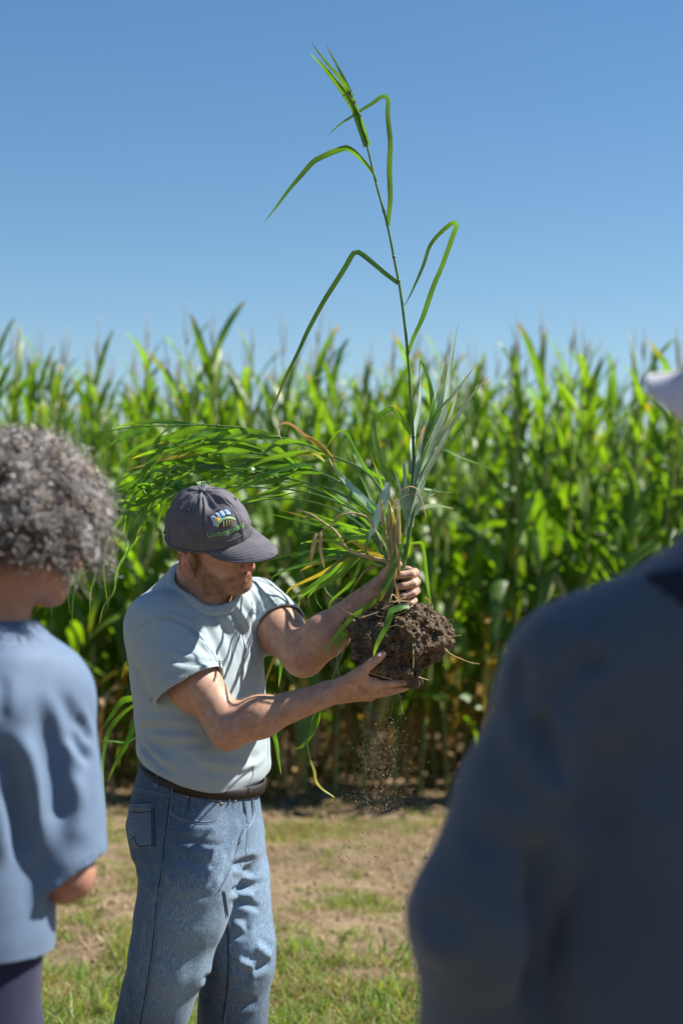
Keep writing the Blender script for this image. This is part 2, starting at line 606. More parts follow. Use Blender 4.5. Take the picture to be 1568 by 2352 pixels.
# green tufts: dense near the camera, thinning out to bare soil before the corn
x, y = spread(330000, -2.6, 2.6, 4.6, 11.0)
dens = np.clip(1.15 - (y - 5.4) / 2.4, 0.0, 1.1) * .85 + .14 * np.clip(1 - np.abs(y - 9.6) / 1.3, 0, 1)
dens = dens - .22 * np.exp(-((x - .35) / .35) ** 2) * (y > 6.2) + .12 * (x < -.4)
k1 = clump(x, y, 2.3) * .5 + clump(x + 7, y, 7.5) * .75
patch = np.exp(-(((x + .17) / .20) ** 2 + ((y - 9.95) / .22) ** 2)) * 1.9 + np.exp(-(((x - .1) / .16) ** 2 + ((y - 7.9) / .2) ** 2)) * .8
keep = (k1 * 1.15 + dens - .27 + patch) > rng.random(len(x)) * .75
x, y = x[keep], y[keep]; n = len(x)
g = rng.random((n, 1)); dry = (rng.random((n, 1)) < .24 + .25 * (clump(x, y, 3.1)[:, None] < -.05))
cg = np.array([.085, .165, .028]) * (1 - g) + np.array([.20, .27, .05]) * g
cd = np.array([.36, .29, .15]) * (1 - g) + np.array([.24, .17, .08]) * g
blades(n, x, y, (.022 + .05 * rng.random(n) ** 1.6) * (1.25 - .5 * np.clip((y - 5.5) / 3, 0, 1)), .003 + .0035 * rng.random(n), 1.2, np.where(dry, cd, cg), 'grass', M_GRASS)

# cut straw and dry stems lying about
x, y = spread(90000, -2.8, 2.8, 4.8, 11.6)
keep = clump(x, y, 3.7) + .35 > rng.random(len(x)) * .9
x, y = x[keep], y[keep]; n = len(x); g = rng.random((n, 1))
cs = np.array([.40, .31, .19]) * (1 - g) + np.array([.22, .15, .085]) * g
blades(n, x, y, .02 + .11 * rng.random(n) ** 2.5, .002 + .006 * rng.random(n) ** 2, 1, cs * (.55 + .7 * rng.random((n, 1))), 'straw_litter', M_STRAW, True)

# taller coarse weeds in the foreground grass
x, y = spread(2600, -2.2, 1.2, 4.9, 6.9)
keep = clump(x, y, 5.1) > .1
x, y = x[keep], y[keep]; n = len(x); g = rng.random((n, 1))
blades(n, x, y, .06 + .1 * rng.random(n), .006 + .006 * rng.random(n), 1.2, np.array([.09, .19, .03]) * (1 - g) + np.array([.2, .27, .06]) * g, 'weeds', M_GRASS)

# dead maize leaves and husks under the first rows
x, y = spread(11000, -4.2, 4.2, 9.2, 17)
keep = y > field_edge(x) - .25 - 1.3 * rng.random(len(x)) ** 2
x, y = x[keep], y[keep]; n = len(x); g = rng.random((n, 1))
blades(n, x, y, .08 + .25 * rng.random(n), .015 + .035 * rng.random(n), 1, np.array([.42, .30, .18]) * (1 - g) + np.array([.24, .15, .08]) * g, 'leaf_litter', M_STRAW, True)

# clods of soil lying on the bare ground
def pebbles(n, x, y, r, name, mat):
    o = np.array([[1, 0, 0], [-1, 0, 0], [0, 1, 0], [0, -1, 0], [0, 0, 1], [0, 0, -1]], float)
    f = np.array([[0, 2, 4], [2, 1, 4], [1, 3, 4], [3, 0, 4], [2, 0, 5], [1, 2, 5], [3, 1, 5], [0, 3, 5]])
    V = o[None] * (r[:, None, None] * (.6 + .8 * rng.random((n, 6, 1)))) + np.stack([x, y, ground_z(x, y)], 1)[:, None]
    F = (np.arange(n)[:, None, None] * 6 + f[None]).reshape(-1, 3)
    return tag(add(name, V.reshape(-1, 3), F, mat), kind='stuff')
M_SOILBIT = plain('soil_crumb', (.23, .17, .11), .95, .1, var=.35, scale=30)
x, y = spread(12000, -2.6, 2.6, 5, 11.5)
pebbles(len(x), x, y, .003 + .020 * rng.random(len(x)) ** 5, 'soil_clods', M_SOILBIT)

# ---------------------------------------------------------------- maize
M_LEAF = leafmat('maize_leaf', (.055, .120, .020), (.135, .225, .028), (2.1, 2.15, .32), .5, .42, tw=.47, attr=True)
M_LEAFDRY = leafmat('maize_leaf_dry', (.33, .20, .10), (.42, .30, .13), (1.2, 1.0, .7), .3, .6, tw=.3)
M_LEAFYEL = leafmat('maize_leaf_yellowing', (.26, .24, .03), (.40, .25, .05), (1.5, 1.4, .4), .4, .5, tw=.4)
M_STALK = plain('maize_stalk', (.20, .23, .07), .5, .4, var=.3, scale=9)
M_TASSEL = plain('maize_tassel', (.30, .27, .19), .8, .2, var=.25, scale=20)
M_HUSK = plain('maize_husk', (.30, .34, .13), .6, .3, var=.3, scale=14)
M_SILK = plain('maize_silk', (.12, .05, .025), .9, .1)

def maize_leaf(L, W, el, droop, seed, kink=None):
    r = random.Random(seed)
    p = [np.zeros(3)]; a = el; n = 12
    for i in range(n):
        s = (i + 1) / n
        a -= droop * (.35 + 1.3 * s) / n
        if kink is not None and abs(s - kink) < .5 / n + 1e-6: a -= 1.55
        a = max(a, -1.45)
        st = L / n
        p.append(p[-1] + np.array([math.cos(a) * st, .05 * st * math.sin(3 * s + seed), math.sin(a) * st]))
    return ribbon(p, W, 13, (r.uniform(-.25, .25), r.uniform(-.9, .9)),   .35, .55, .75, .05, face=np.array([0, 1.0, 0.001]) if False else np.array([-math.sin(el), 0, math.cos(el)]), seed=seed)

LEAVES, DRY, YEL, TOP = [], [], [], []
for s in range(14):
    r = random.Random(100 + s)
    V, F = maize_leaf(r.uniform(.72, .96), r.uniform(.095, .128), r.uniform(1.18, 1.47), r.uniform(.5, 2.3), s, r.choice([None, None, .45, .6]))
    LEAVES.append((V, F, me_from('maize_leaf', V, F, M_LEAF, True, leaf_tint(13, s + 1))))
for s in range(8):
    r = random.Random(300 + s)
    V, F = maize_leaf(r.uniform(.34, .50), r.uniform(.046, .070), r.uniform(1.25, 1.45), r.uniform(.2, .9), s + 40)
    TOP.append((V, F, me_from('maize_leaf', V, F, M_LEAF, True, leaf_tint(13, s + 1))))
for s in range(5):
    r = random.Random(400 + s)
    V, F = maize_leaf(r.uniform(.5, .7), r.uniform(.05, .08), r.uniform(.2, .7), r.uniform(3.2, 4.5), s + 60)
    DRY.append((V, F, me_from('maize_leaf', V, F, M_LEAFDRY)))
    V, F = maize_leaf(r.uniform(.55, .8), r.uniform(.06, .085), r.uniform(.6, .9), r.uniform(2.2, 3.5), s + 70)
    YEL.append((V, F, me_from('maize_leaf', V, F, M_LEAFYEL)))
STALKS, TASSELS, EARS = [], [], []
for s in range(4):
    r = random.Random(500 + s)
    H = 2.36
    pts = [(0.015 * math.sin(z * 2 + s), 0.015 * math.cos(z * 1.7 + s), z) for z in np.linspace(-.03, H, 15)]
    V, F = tube(pts, [.0145, .013, .0125, .011, .0085, .005], 6)
    STALKS.append((V, F, me_from('maize_stalk', V, F, M_STALK)))
    b = Bag()
    b.put(*tube(catmull([(0, 0, 0), (.01, .01, .25), (.03 * r.uniform(-1, 1), 0, .56)], 6), [.0035, .005, .003], 5))
    for q in range(r.randint(1, 3)):
        az = r.uniform(0, 6.28); z0 = r.uniform(.16, .3); l = r.uniform(.12, .26); o = r.uniform(.015, .045)
        b.put(*tube(catmull([(0, 0, z0), (o * .6 * math.cos(az), o * .6 * math.sin(az), z0 + l * .5), (o * math.cos(az), o * math.sin(az), z0 + l)], 5), [.0035, .005, .003], 4))
    TASSELS.append((np.vstack(b.V), b.F, me_from('maize_tassel', np.vstack(b.V), b.F, M_TASSEL)))
    V, F = tube(catmull([(0, 0, 0), (.02, 0, .08), (.045, 0, .2), (.055, 0, .27)], 9), [.012, .026, .028, .026, .018, .006], 8)
    EARS.append((V, F, me_from('maize_ear', V, F, M_HUSK)))
b = Bag()
for q in range(9):
    b.put(*tube(catmull([(.055, 0, .265), (.06 + .01 * math.cos(q), .012 * math.sin(q * 2), .29), (.07 + .03 * math.cos(q * 1.3), .03 * math.sin(q), .27 - .01 * (q % 3))], 5), .0022, 3))
SILK = me_from('silk', np.vstack(b.V), b.F, M_SILK)

def plan(seed):
    """What stands on one plant: (library, index, height, azimuth, tilt, scale)."""
    r = random.Random(seed)
    k = r.uniform(1.12, 1.22)
    out = [('S', r.randrange(4), 0, r.uniform(0, 6.28), 0, k), ('T', r.randrange(4), 2.30 * k, r.uniform(0, 6.28), r.uniform(-.12, .12), r.uniform(.62, .95))]
    base = r.uniform(0, 6.28)
    h = r.uniform(.22, .34); i = 0
    while h < 2.33:
        az = base + math.pi * (i % 2) + r.gauss(0, .38)
        if h < .62: lib = r.choice('DDDYLL')
        elif h < .95: lib = r.choice('YDLLLL')
        elif h < 1.62: lib = 'L'
        else: lib = 'U'
        nn = {'D': 5, 'Y': 5, 'L': 14, 'U': 8}[lib]
        out.append((lib, r.randrange(nn), h * k, az, r.gauss(0, .08), r.uniform(.88, 1.12)))
        h += r.uniform(.165, .225) * (.42 if h < .95 else .75 if h < 1.4 else 1 if h < 1.8 else .55); i += 1
    if r.random() < .7:
        out.append(('E', r.randrange(4), r.uniform(.95, 1.25) * k, base + .5, .25, 1))
    return out
LIB = {'S': STALKS, 'T': TASSELS, 'L': LEAVES, 'U': TOP, 'D': DRY, 'Y': YEL, 'E': EARS}
LNAME = {'S': 'stalk', 'T': 'tassel', 'L': 'leaf', 'U': 'leaf', 'D': 'leaf', 'Y': 'leaf', 'E': 'ear'}

plants = []
for row in range(20):
    off = row * .76
    xx = -5.5 + (row % 3) * .06
    while xx < 7.5:
        xx += .165 + .05 * rng.random()
        yy = field_edge(xx) + off + rng.normal(0, .11 if row == 0 else .05)
        if row < 2 and -1.60 < xx < -1.34: continue          # a gap where plants failed
        plants.append((row, xx, yy, abs(xx) < .2 * yy + .12))
inside = [p for p in plants if p[3]][:300]
ins = set(id(p) for p in inside)
print('maize in view', len(inside), 'of', len(plants))

def lean(seed):
    r = random.Random(seed + 9999)
    return Matrix.Rotation(r.gauss(0, .035), 4, 'X') @ Matrix.Rotation(r.gauss(.02, .035), 4, 'Y') @ Matrix.Rotation(r.uniform(0, 6.28), 4, 'Z')

T1 = 'first second third fourth fifth sixth seventh eighth ninth tenth eleventh twelfth thirteenth fourteenth fifteenth sixteenth seventeenth eighteenth nineteenth'.split()
ORD = T1 + ['twentieth'] + ['twenty ' + q for q in T1[:9]] + ['thirtieth'] + ['thirty ' + q for q in T1[:9]]
nfront = 0
for i, p in enumerate(plants):
    if id(p) not in ins: continue
    row, px, py, _ = p
    z = float(ground_z(np.array(px), np.array(py)))
    if row == 0:
        nfront += 1
        lab, grp = 'front row maize plant, %s stalk counted from the left edge of the picture' % ORD[nfront - 1], 'maize plants along the front row'
    elif row == 1: lab, grp = 'maize plant in the second row, seen through gaps in the front row', 'maize plants of the second row'
    else: lab, grp = 'maize plant deeper in the field, only its upright top leaves and tassel showing', 'maize plants deeper in the field'
    e = empty('maize_plant', (px, py, z), lab, 'maize plant', grp)
    e.matrix_basis = Matrix.Translation((px, py, z)) @ lean(i)
    for lib, k, h, az, tl, scl in plan(i):
        if row > 1 and h < .9 and lib in 'DYLE': 
            if row > 3: continue
        o = bpy.data.objects.new(LNAME[lib], LIB[lib][k][2])
        COL.objects.link(o); o.parent = e
        o.matrix_basis = Matrix.Translation((0, 0, h)) @ Matrix.Rotation(az, 4, 'Z') @ Matrix.Rotation(tl, 4, 'X') @ Matrix.Scale(scl, 4)
        if lib == 'E':
            q = bpy.data.objects.new('silk', SILK); COL.objects.link(q); q.parent = o
        elif lib == 'D': o['label'] = 'dry brown leaf'
        elif lib == 'Y': o['label'] = 'yellowing leaf'

# the rest of the field, one mesh per material
bags = {}
for i, p in enumerate(plants):
    if id(p) in ins: continue
    row, px, py, _ = p
    if not (abs(px) < .2 * py + 4.0): continue
    Mx = Matrix.Translation((px, py, 0)) @ lean(i)
    for lib, k, h, az, tl, scl in plan(i):
        if row > 3 and h < .9 and lib in 'DYLE': continue
        M = np.array(Mx @ Matrix.Translation((0, 0, h)) @ Matrix.Rotation(az, 4, 'Z') @ Matrix.Rotation(tl, 4, 'X') @ Matrix.Scale(scl, 4))
        V, F, me = LIB[lib][k]
        bags.setdefault(me.materials[0].name, Bag()).put(V @ M[:3, :3].T + M[:3, 3], F, leaf_tint(13, k + 1) if lib in 'LU' else None)
root = None
for nm, b in bags.items():
    V = np.vstack(b.V)
    o = add({'maize_leaf': 'maize_field', 'maize_leaf_dry': 'dry_leaves', 'maize_leaf_yellowing': 'yellowing_leaves', 'maize_stalk': 'stalks', 'maize_tassel': 'tassels', 'maize_husk': 'ears'}[nm], V, b.F, bpy.data.materials[nm], root, True, np.vstack(b.C) if b.C else None)
    o['kind'] = 'stuff'
    if root is None:
        root = o
        tag(o, 'far rows of the maize field and its ends beyond the picture', None)
# ================================================================== THE MAN WITH THE CAP
man = empty('person', tuple(P(440, 2700, 4.2)[:2]) + (0.0,), 'man in grey cap, pale blue t-shirt and faded jeans holding up a grass plant', 'person')

def frame(yaw, pitch=0.0, roll=0.0):
    F = np.array([math.cos(pitch) * math.cos(yaw), -math.cos(pitch) * math.sin(yaw), -math.sin(pitch)])
    U = np.array([math.sin(pitch) * math.cos(yaw), -math.sin(pitch) * math.sin(yaw), math.cos(pitch)])
    S = np.array([-math.sin(yaw), -math.cos(yaw), 0.0])
    S2 = math.cos(roll) * S - math.sin(roll) * U
    U2 = math.cos(roll) * U + math.sin(roll) * S
    return F, S2, U2

HF, HS, HU = frame(R(31), R(12), R(27))
HC = P(478, 1224, 4.09)
def hp(f, s, u): return HC + HF * f + HS * s + HU * u
HA = [HF, HS, HU]

# joints
SH_N = P(372, 1452, 4.08); EL_N = P(527, 1672, 4.0); WR_N = P(772, 1588, 3.99)
SH_F = P(592, 1395, 4.33); EL_F = P(697, 1502, 4.14); WR_F = P(874, 1350, 4.07)

b = SDF((-.62, 3.78, 1.0), (.22, 4.52, 1.80), .0032)
# trunk (under the shirt), shoulders, neck
b.loft([(P(0, 1800, 4.2)[2], P(468, 1800, 4.2)[0], 4.2, .150, .120, R(30)), (P(0, 1650, 4.2)[2], P(460, 1650, 4.2)[0], 4.2, .150, .122, R(34)),
        (P(0, 1480, 4.2)[2], P(452, 1480, 4.2)[0], 4.2, .165, .112, R(38)), (P(0, 1400, 4.2)[2], P(454, 1400, 4.2)[0], 4.2, .12, .085, R(38)), (P(0, 1360, 4.2)[2], P(452, 1360, 4.2)[0], 4.2, .06, .06, R(38))])
b.cone(P(452, 1430, 4.2), SH_N, .075, .058, .05); b.cone(P(452, 1430, 4.2), SH_F, .075, .055, .05)
b.cone(P(446, 1375, 4.2), hp(-.012, 0, -.07), .072, .059, .035)
b.cone(P(470, 1385, 4.16), hp(.030, 0, -.105), .05, .042, .03)
# head
b.ball(hp(0, 0, 0), (.098, .077, .100), HA, .01)
b.ball(hp(.030, 0, -.055), (.066, .061, .080), HA, .02)
for s in (-1, 1):
    b.cone(hp(.008, .053 * s, -.082), hp(.072, .018 * s, -.122), .020, .019, .022)
    b.ball(hp(.058, .036 * s, -.064), .0265, None, .016)
    b.ball(hp(.088, .008 * s, -.12), .014, None, .014)
b.ball(hp(.080, 0, -.122), (.022, .026, .020), HA, .015)
b.cone(hp(.086, -.034, -.022), hp(.086, .034, -.022), .011, .011, .012)
for s in (-1, 1):
    b.ball(hp(.098, .032 * s, -.038), .013, None, .01, 'sub')
    b.ball(hp(.082, .032 * s, -.039), .0125, None, .003)
b.cone(hp(.094, 0, -.028), hp(.114, 0, -.062), .0085, .0105, .010)
b.ball(hp(.1165, 0, -.066), (.0115, .0115, .0105), HA, .008)
for s in (-1, 1):
    b.ball(hp(.103, .0115 * s, -.069), (.011, .0075, .0085), HA, .006)
b.ball(hp(.086, 0, -.094), (.017, .030, .022), HA, .012)             # muzzle
b.cone(hp(.101, -.012, -.0905), hp(.1035, 0, -.0885), .0052, .0058, .004); b.cone(hp(.101, .012, -.0905), hp(.1035, 0, -.0885), .0052, .0058, .004)
b.cone(hp(.094, -.022, -.0945), hp(.101, -.012, -.0905), .004, .0052, .004); b.cone(hp(.094, .022, -.0945), hp(.101, .012, -.0905), .004, .0052, .004)
b.cone(hp(.099, -.012, -.1005), hp(.099, .012, -.1005), .0066, .0066, .004)
b.cone(hp(.108, -.02, -.0955), hp(.108, .02, -.0955), .0018, .0018, .003, 'sub')
# ears
for s in (-1, 1):
    eo = hp(-.006, .0835 * s, -.046)
    ax = [HF * .93 + HU * -.25 + HS * s * .25, HS * s, HU * .95 + HF * -.2]
    ax = [unit(np.array(q)) for q in ax]
    b.ball(eo, (.0215, .0085, .0360), ax, .006)
    rim = [eo + ax[0] * (.0205 * math.cos(t) + .002) + ax[2] * (.0345 * math.sin(t) + .001) + HS * s * .006 for t in np.linspace(-.9, 4.1, 14)]
    b.chain(rim, np.linspace(.004, .0048, 14), .003)
    b.ball(eo + ax[0] * .003 + HS * s * .010 - HU * .004, (.0095, .0075, .0145), ax, .004, 'sub')
    b.ball(eo + ax[0] * .0165 - ax[2] * .002 + HS * s * .004, .0055, None, .004)
    b.ball(eo - ax[2] * .029 + ax[0] * .004 + HS * s * .003, (.0085, .006, .0085), ax, .005)

# near arm (his right)
def limb(a, e, w_, r):
    b.cone(a, e, r[0], r[1], .03)
    m = e * .68 + w_ * .32
    b.cone(e, m, r[1] * .98, r[2], .028); b.cone(m, w_, r[2], r[3], .02)
limb(SH_N, EL_N, WR_N, (.058, .0455, .0425, .0265))
b.ball(SH_N * .42 + EL_N * .58 + np.array([-.006, -.006, .004]), .047, None, .03)      # biceps
b.ball(SH_N * .45 + EL_N * .55 + np.array([-.016, .0, -.010]), .050, None, .03)
b.ball(EL_N + np.array([-.006, .004, -.026]), .022, None, .018)                        # point of the elbow
b.ball(EL_N * .75 + WR_N * .25 + np.array([0, -.008, .004]), .043, None, .03)         # forearm muscle
limb(SH_F, EL_F, WR_F, (.062, .050, .046, .0285))
b.ball(SH_F * .5 + EL_F * .5, .056, None, .03)
b.ball(EL_F + np.array([.0, .0, -.016]), .032, None, .02)
b.ball(EL_F * .72 + WR_F * .28 + np.array([0, -.004, -.002]), .046, None, .03)

# near hand, palm up under the clod
def hand(W, X_, L_, N_, fingers, thumb, k=1.0):
    b.cone(W - X_ * .02, W + X_ * .03, .024, .024, .014)
    for (kx, kl, kn), r0, seg, curl in fingers:
        K = W + X_ * kx + L_ * kl + N_ * kn
        b.cone(W + X_ * .012 + L_ * kl * .5, K, .0155, .0125, .016)
    for (kx, kl, kn), r0, seg, curl in fingers:
        q = W + X_ * kx + L_ * kl + N_ * kn
        b.ball(q, r0 * 1.12, None, .008)
        ang = 0; r = r0
        for l, c in zip(seg, curl):
            ang += c
            q2 = q + (X_ * math.cos(ang) + N_ * math.sin(ang)) * l
            b.cone(q, q2, r, r * .9, .0035)
            q = q2; r *= .9
    th = [W + X_ * a_ + L_ * l_ + N_ * n_ for a_, l_, n_ in thumb]
    b.cone(th[0], th[1], .0185, .0150, .016); b.cone(th[1], th[2], .0135, .0115, .006); b.cone(th[2], th[3], .0115, .0088, .004)
    b.ball(th[2] * .4 + th[3] * .6, .0108, None, .004)
    return th
NX = unit(P(942, 1583, 4.0) - WR_N); NN0 = np.array([0.0, .52, .85]); NL = unit(np.cross(NN0, NX)); NL = NL if NL[1] > 0 else -NL
NNn = unit(np.cross(NX, NL)); NNn = NNn if NNn[2] > 0 else -NNn
th_near = hand(WR_N, NX, NL, NNn, [((.090, -.030, .0), .0098, (.042, .025, .019), (.02, .10, .10)), ((.094, -.007, -.002), .0101, (.045, .029, .02), (.05, .14, .14)),
     ((.089, .014, -.001), .0095, (.042, .027, .02), (.08, .16, .16)), ((.080, .034, .003), .0083, (.033, .021, .018), (.10, .2, .2))],
     [(.018, -.028, .004), (.052, -.056, .016), (.080, -.078, .030), (.108, -.090, .047)])
b.cone(WR_N + NX * .055 - NL * .050 + NNn * .010, WR_N + NX * .080 - NL * .034 + NNn * .002, .009, .009, .02)   # web of the thumb

# far hand (his left) closed round the stems
FA = unit(P(925, 1200, 4.02) - P(925, 1400, 4.02))          # stem direction
tips = []
for i in range(4):
    v0 = 1312 + 21.5 * i; du = [0, 4, 3, -2][i]; r = [.0104, .0106, .0100, .0088][i]
    K = P(935 + du, v0 + 1, 4.068)
    b.cone(WR_F + np.array([.01, 0, 0]), K, .0165, .0125, .016)
    p1 = P(952 + du, v0 + 3, 4.040); p2 = P(944 + du, v0 + 6 + i, 3.990); p3 = P(921 + du, v0 + 9 + 3 * i, 3.982); p4 = P(908 + du + 2 * i, v0 + 11 + 4 * i, 3.992)
    b.ball(K, r * 1.12, None, .01)
    b.cone(K, p1, r * 1.05, r, .004); b.cone(p1, p2, r, r * .97, .003); b.cone(p2, p3, r * .97, r * .9, .003); b.cone(p3, p4, r * .9, r * .82, .003)
    tips.append((p3, p4))
b.cone(WR_F, P(888, 1320, 4.06), .02, .016, .012); b.cone(P(888, 1320, 4.06), P(899, 1300, 4.03), .0135, .0115, .006); b.cone(P(899, 1300, 4.03), P(915, 1296, 3.995), .0115, .0088, .004)
V, F = b.mesh(); V = relax(V, F, 2, .5)
N = vnormals(V, F)
# skin colour of its own: ruddy neck, ear and nose, pale inner arm, beard and short hair
loc = (V - HC) @ np.array(HA).T
f_, s_, u_ = loc.T
base = np.tile(np.array([.47, .285, .200]), (len(V), 1))
def blend(mask, c):
    global base
    base = base * (1 - mask[:, None]) + np.array(c) * mask[:, None]
sm = lambda x, a, c_: np.clip((x - a) / (c_ - a), 0, 1) ** 2 * (3 - 2 * np.clip((x - a) / (c_ - a), 0, 1))
nz = vnoise(V[:, 0] * 45, V[:, 1] * 45, V[:, 2] * 45)
near_head = (np.linalg.norm(V - HC, axis=1) < .2)
blend(near_head * .35, (.45, .22, .15))
blend(near_head * sm(f_, .098, .112) * sm(-np.abs(u_ + .066), -.022, -.01) * .5, (.50, .20, .14))
blend(near_head * sm(np.abs(s_), .076, .083) * .45, (.52, .22, .16))
beard = near_head * sm(-u_, .058, .080) * sm(f_, .010, .026) * sm(-u_, .145, .128) 
cheek = 1 - sm(f_, .05, .075) * sm(u_, -.088, -.074) * (np.abs(s_) > .015)
beard = beard * cheek
side = near_head * sm(np.abs(s_), .055, .066) * sm(f_, .005, .014) * sm(-f_, -.034, -.024) * sm(u_, -.075, -.06)
must = near_head * sm(f_, .088, .096) * sm(-np.abs(u_ + .0795), -.009, -.005) * sm(-np.abs(s_), -.030, -.022)
lips = near_head * sm(f_, .092, .098) * sm(-np.abs(u_ + .0955), -.0115, -.008) * sm(-np.abs(s_), -.024, -.017)
hair = near_head * sm(-f_, .012, .03) * sm(u_, -.075, -.055)
bm = np.clip(np.maximum(np.maximum(beard, side), must) * (.75 + .5 * nz), 0, 1)
blend(bm * .75, (.19, .105, .058)); blend(np.clip(hair, 0, 1) * .9, (.10, .055, .03)); blend(lips * .85, (.42, .17, .14))
arm = V[:, 0] > -.28
blend(arm * (~near_head) * .25 * np.clip(.5 + nz, 0, 1), (.40, .20, .13))
blend((~near_head) * sm(V[:, 0], .02, .12) * .35, (.56, .37, .28))
dirt = (~near_head) * sm(V[:, 0], -.02, .03) * np.clip(vnoise(V[:, 0] * 70, V[:, 1] * 70, V[:, 2] * 70) * 1.6 + .1, 0, 1)
blend(dirt * .45, (.20, .13, .085))
# finger and thumb nails
ni = (np.linalg.norm(V - (th_near[2] * .15 + th_near[3] * .85 + np.array([-.004, -.008, .005])), axis=1) < .007)
blend(ni * .55, (.72, .46, .38))
for a_, c_ in tips:
    blend((np.linalg.norm(V - (c_ + np.array([.001, -.008, 0])), axis=1) < .0065) * .5, (.70, .46, .38))
t = NT('skin'); vec = t.coords()
c = t.mix(t.attr(), t.ramp(t.noise(vec, 60, 5, .6), [(.3, (.80, .76, .74)), (.7, (1.12, 1.12, 1.12))]), 1.0, 'MULTIPLY')
fr = t.noise(vec, 320, 2, .5)
c = t.mix(c, (.24, .11, .065), t.ramp(fr, [(.62, (0, 0, 0)), (.74, (.5, .5, .5))]))
t.link(c, t.b.inputs['Base Color']); t.b.inputs['Roughness'].default_value = .52
t.b.inputs['Specular IOR Level'].default_value = .35
t.b.inputs['Subsurface Weight'].default_value = .12; t.b.inputs['Subsurface Radius'].default_value = (.012, .004, .002); t.b.inputs['Subsurface Scale'].default_value = .6
t.link(t.bump(t.noise(vec, 420, 3), .22, .0012, t.bump(t.noise(vec, 70, 3), .12, .003)), t.b.inputs['Normal'])
M_SKIN = t.m
body = add('body', V, F, M_SKIN, man, True, base)
BV, BF, BN = V, F, N

# short hairs: beard, sideburn, and the fair hair of the near forearm
def hairs(ids, V, N, ln, rad, dirf, jit):
    n = len(ids)
    d = unit(N[ids] * .55 + dirf[ids] + jit * rng.normal(size=(n, 3)))
    L = ln * (.6 + .8 * rng.random((n, 1)))
    p0 = V[ids] - N[ids] * .001 + rng.normal(size=(n, 3)) * .0015
    p1 = p0 + d * L
    u = unit(np.cross(d, rng.normal(size=(n, 3)))); v = np.cross(d, u)
    VV = np.stack([p0 + u * rad, p0 - u * rad * .5 + v * rad * .87, p0 - u * rad * .5 - v * rad * .87, p1], 1).reshape(-1, 3)
    k = np.arange(n)[:, None] * 4
    return VV, np.concatenate([k + [0, 1, 3], k + [1, 2, 3], k + [2, 0, 3]])
bm2 = np.maximum(np.maximum(beard, side), must)
ids = np.where(bm2 > rng.random(len(V)) * 1.3)[0]
ids = rng.choice(ids, min(len(ids), 5400))
dn = np.tile(-HU * .8 - HF * .1, (len(V), 1))
hv, hf = hairs(ids, V, N, .0065, .00040, dn, .35)
g = rng.random((len(ids), 1)); ch = np.where(rng.random((len(ids), 1)) < .22, np.array([.42, .36, .30]), np.array([.30, .17, .085]) * g + np.array([.14, .085, .055]) * (1 - g))
frnt = sm(f_[ids], .05, .1)[:, None]
ch = ch * (1 - .4 * frnt) + np.array([.38, .19, .075]) * .4 * frnt
t = NT('beard_hair'); t.link(t.attr(), t.b.inputs['Base Color']); t.b.inputs['Roughness'].default_value = .5
M_BEARD = t.m
tag(add('beard', hv, hf, M_BEARD, man, False, np.repeat(ch, 4, 0)), kind='stuff')
ax_ = unit(WR_N - EL_N); tt = (V - EL_N) @ ax_; rr = np.linalg.norm(V - EL_N - tt[:, None] * ax_, axis=1)
ids = np.where((tt > 0) & (tt < .25) & (rr < .06) & (N[:, 2] > -.4))[0]
ids = rng.choice(ids, 1300)
hv, hf = hairs(ids, V, N, .011, .00022, np.tile(ax_ * 1.1, (len(V), 1)), .3)
tag(add('arm_hair', hv, hf, M_BEARD, man, False, np.repeat(np.tile([[.34, .20, .10]], (len(ids), 1)), 4, 0)), kind='stuff')

# ------------------------------------------------------------------ t-shirt
zv = lambda v: P(0, v, 4.2)[2]
xv = lambda u, v=1500: P(u, v, 4.2)[0]
s = SDF((-.62, 3.84, .95), (-.04, 4.58, 1.62), .0034)
HEM = P(470, 1780, 4.2)
s.loft([(zv(1830), xv(472), 4.20, .166, .136, R(30)), (zv(1800), xv(470), 4.20, .174, .142, R(30)), (zv(1755), xv(471), 4.20, .180, .150, R(31)), (zv(1690), xv(467), 4.20, .172, .149, R(33)), (zv(1610), xv(459), 4.20, .172, .143, R(36)),
        (zv(1540), xv(453), 4.20, .180, .137, R(38)), (zv(1470), xv(450), 4.20, .186, .130, R(38)), (zv(1420), xv(450), 4.20, .172, .116, R(38)), (zv(1385), xv(448), 4.20, .125, .092, R(38))], .02, 2.25)
s.cone(P(440, 1385, 4.2), SH_N + np.array([0, 0, .0]), .085, .076, .045); s.cone(P(452, 1390, 4.2), SH_F, .080, .070, .045)
s.ball(P(350, 1440, 4.2), (.07, .075, .07), None, .05)                         # rounded upper back
s.cone(P(420, 1375, 4.21), P(432, 1328, 4.19), .072, .050, .03)                # cloth rising to the nape
s.cone(P(500, 1410, 4.17), P(530, 1400, 4.16), .06, .055, .03)
def sleeve(S, E, frac, r0, r1):
    C = E if frac is None else S + (E - S) * frac
    d_ = unit(C - S); L = np.linalg.norm(C - S)
    def outer(x, y, z, off=0.0, back=-9):
        t_ = (x - S[0]) * d_[0] + (y - S[1]) * d_[1] + (z - S[2]) * d_[2]
        tc = np.clip(t_, -.01, L + .03)
        q = np.sqrt((x - S[0] - tc * d_[0]) ** 2 + (y - S[1] - tc * d_[1]) ** 2 + (z - S[2] - tc * d_[2]) ** 2) - (r0 + (r1 - r0) * np.clip(tc / L, 0, 1)) - off
        return q, t_
    lo = np.minimum(S, C) - .11; hi = np.maximum(S, C) + .11
    def hollow(x, y, z):
        q, t_ = outer(x, y, z)
        return np.maximum(np.maximum(q, t_ - L), -np.maximum(q + .0065, (L - .05) - t_))
    s.put(hollow, lo, hi, .016)
    return C, d_
NSC, NSD = sleeve(P(368, 1446, 4.07), P(436, 1577, 4.03), None, .082, .090)
FSC, FSD = sleeve(SH_F, EL_F, .50, .074, .074)
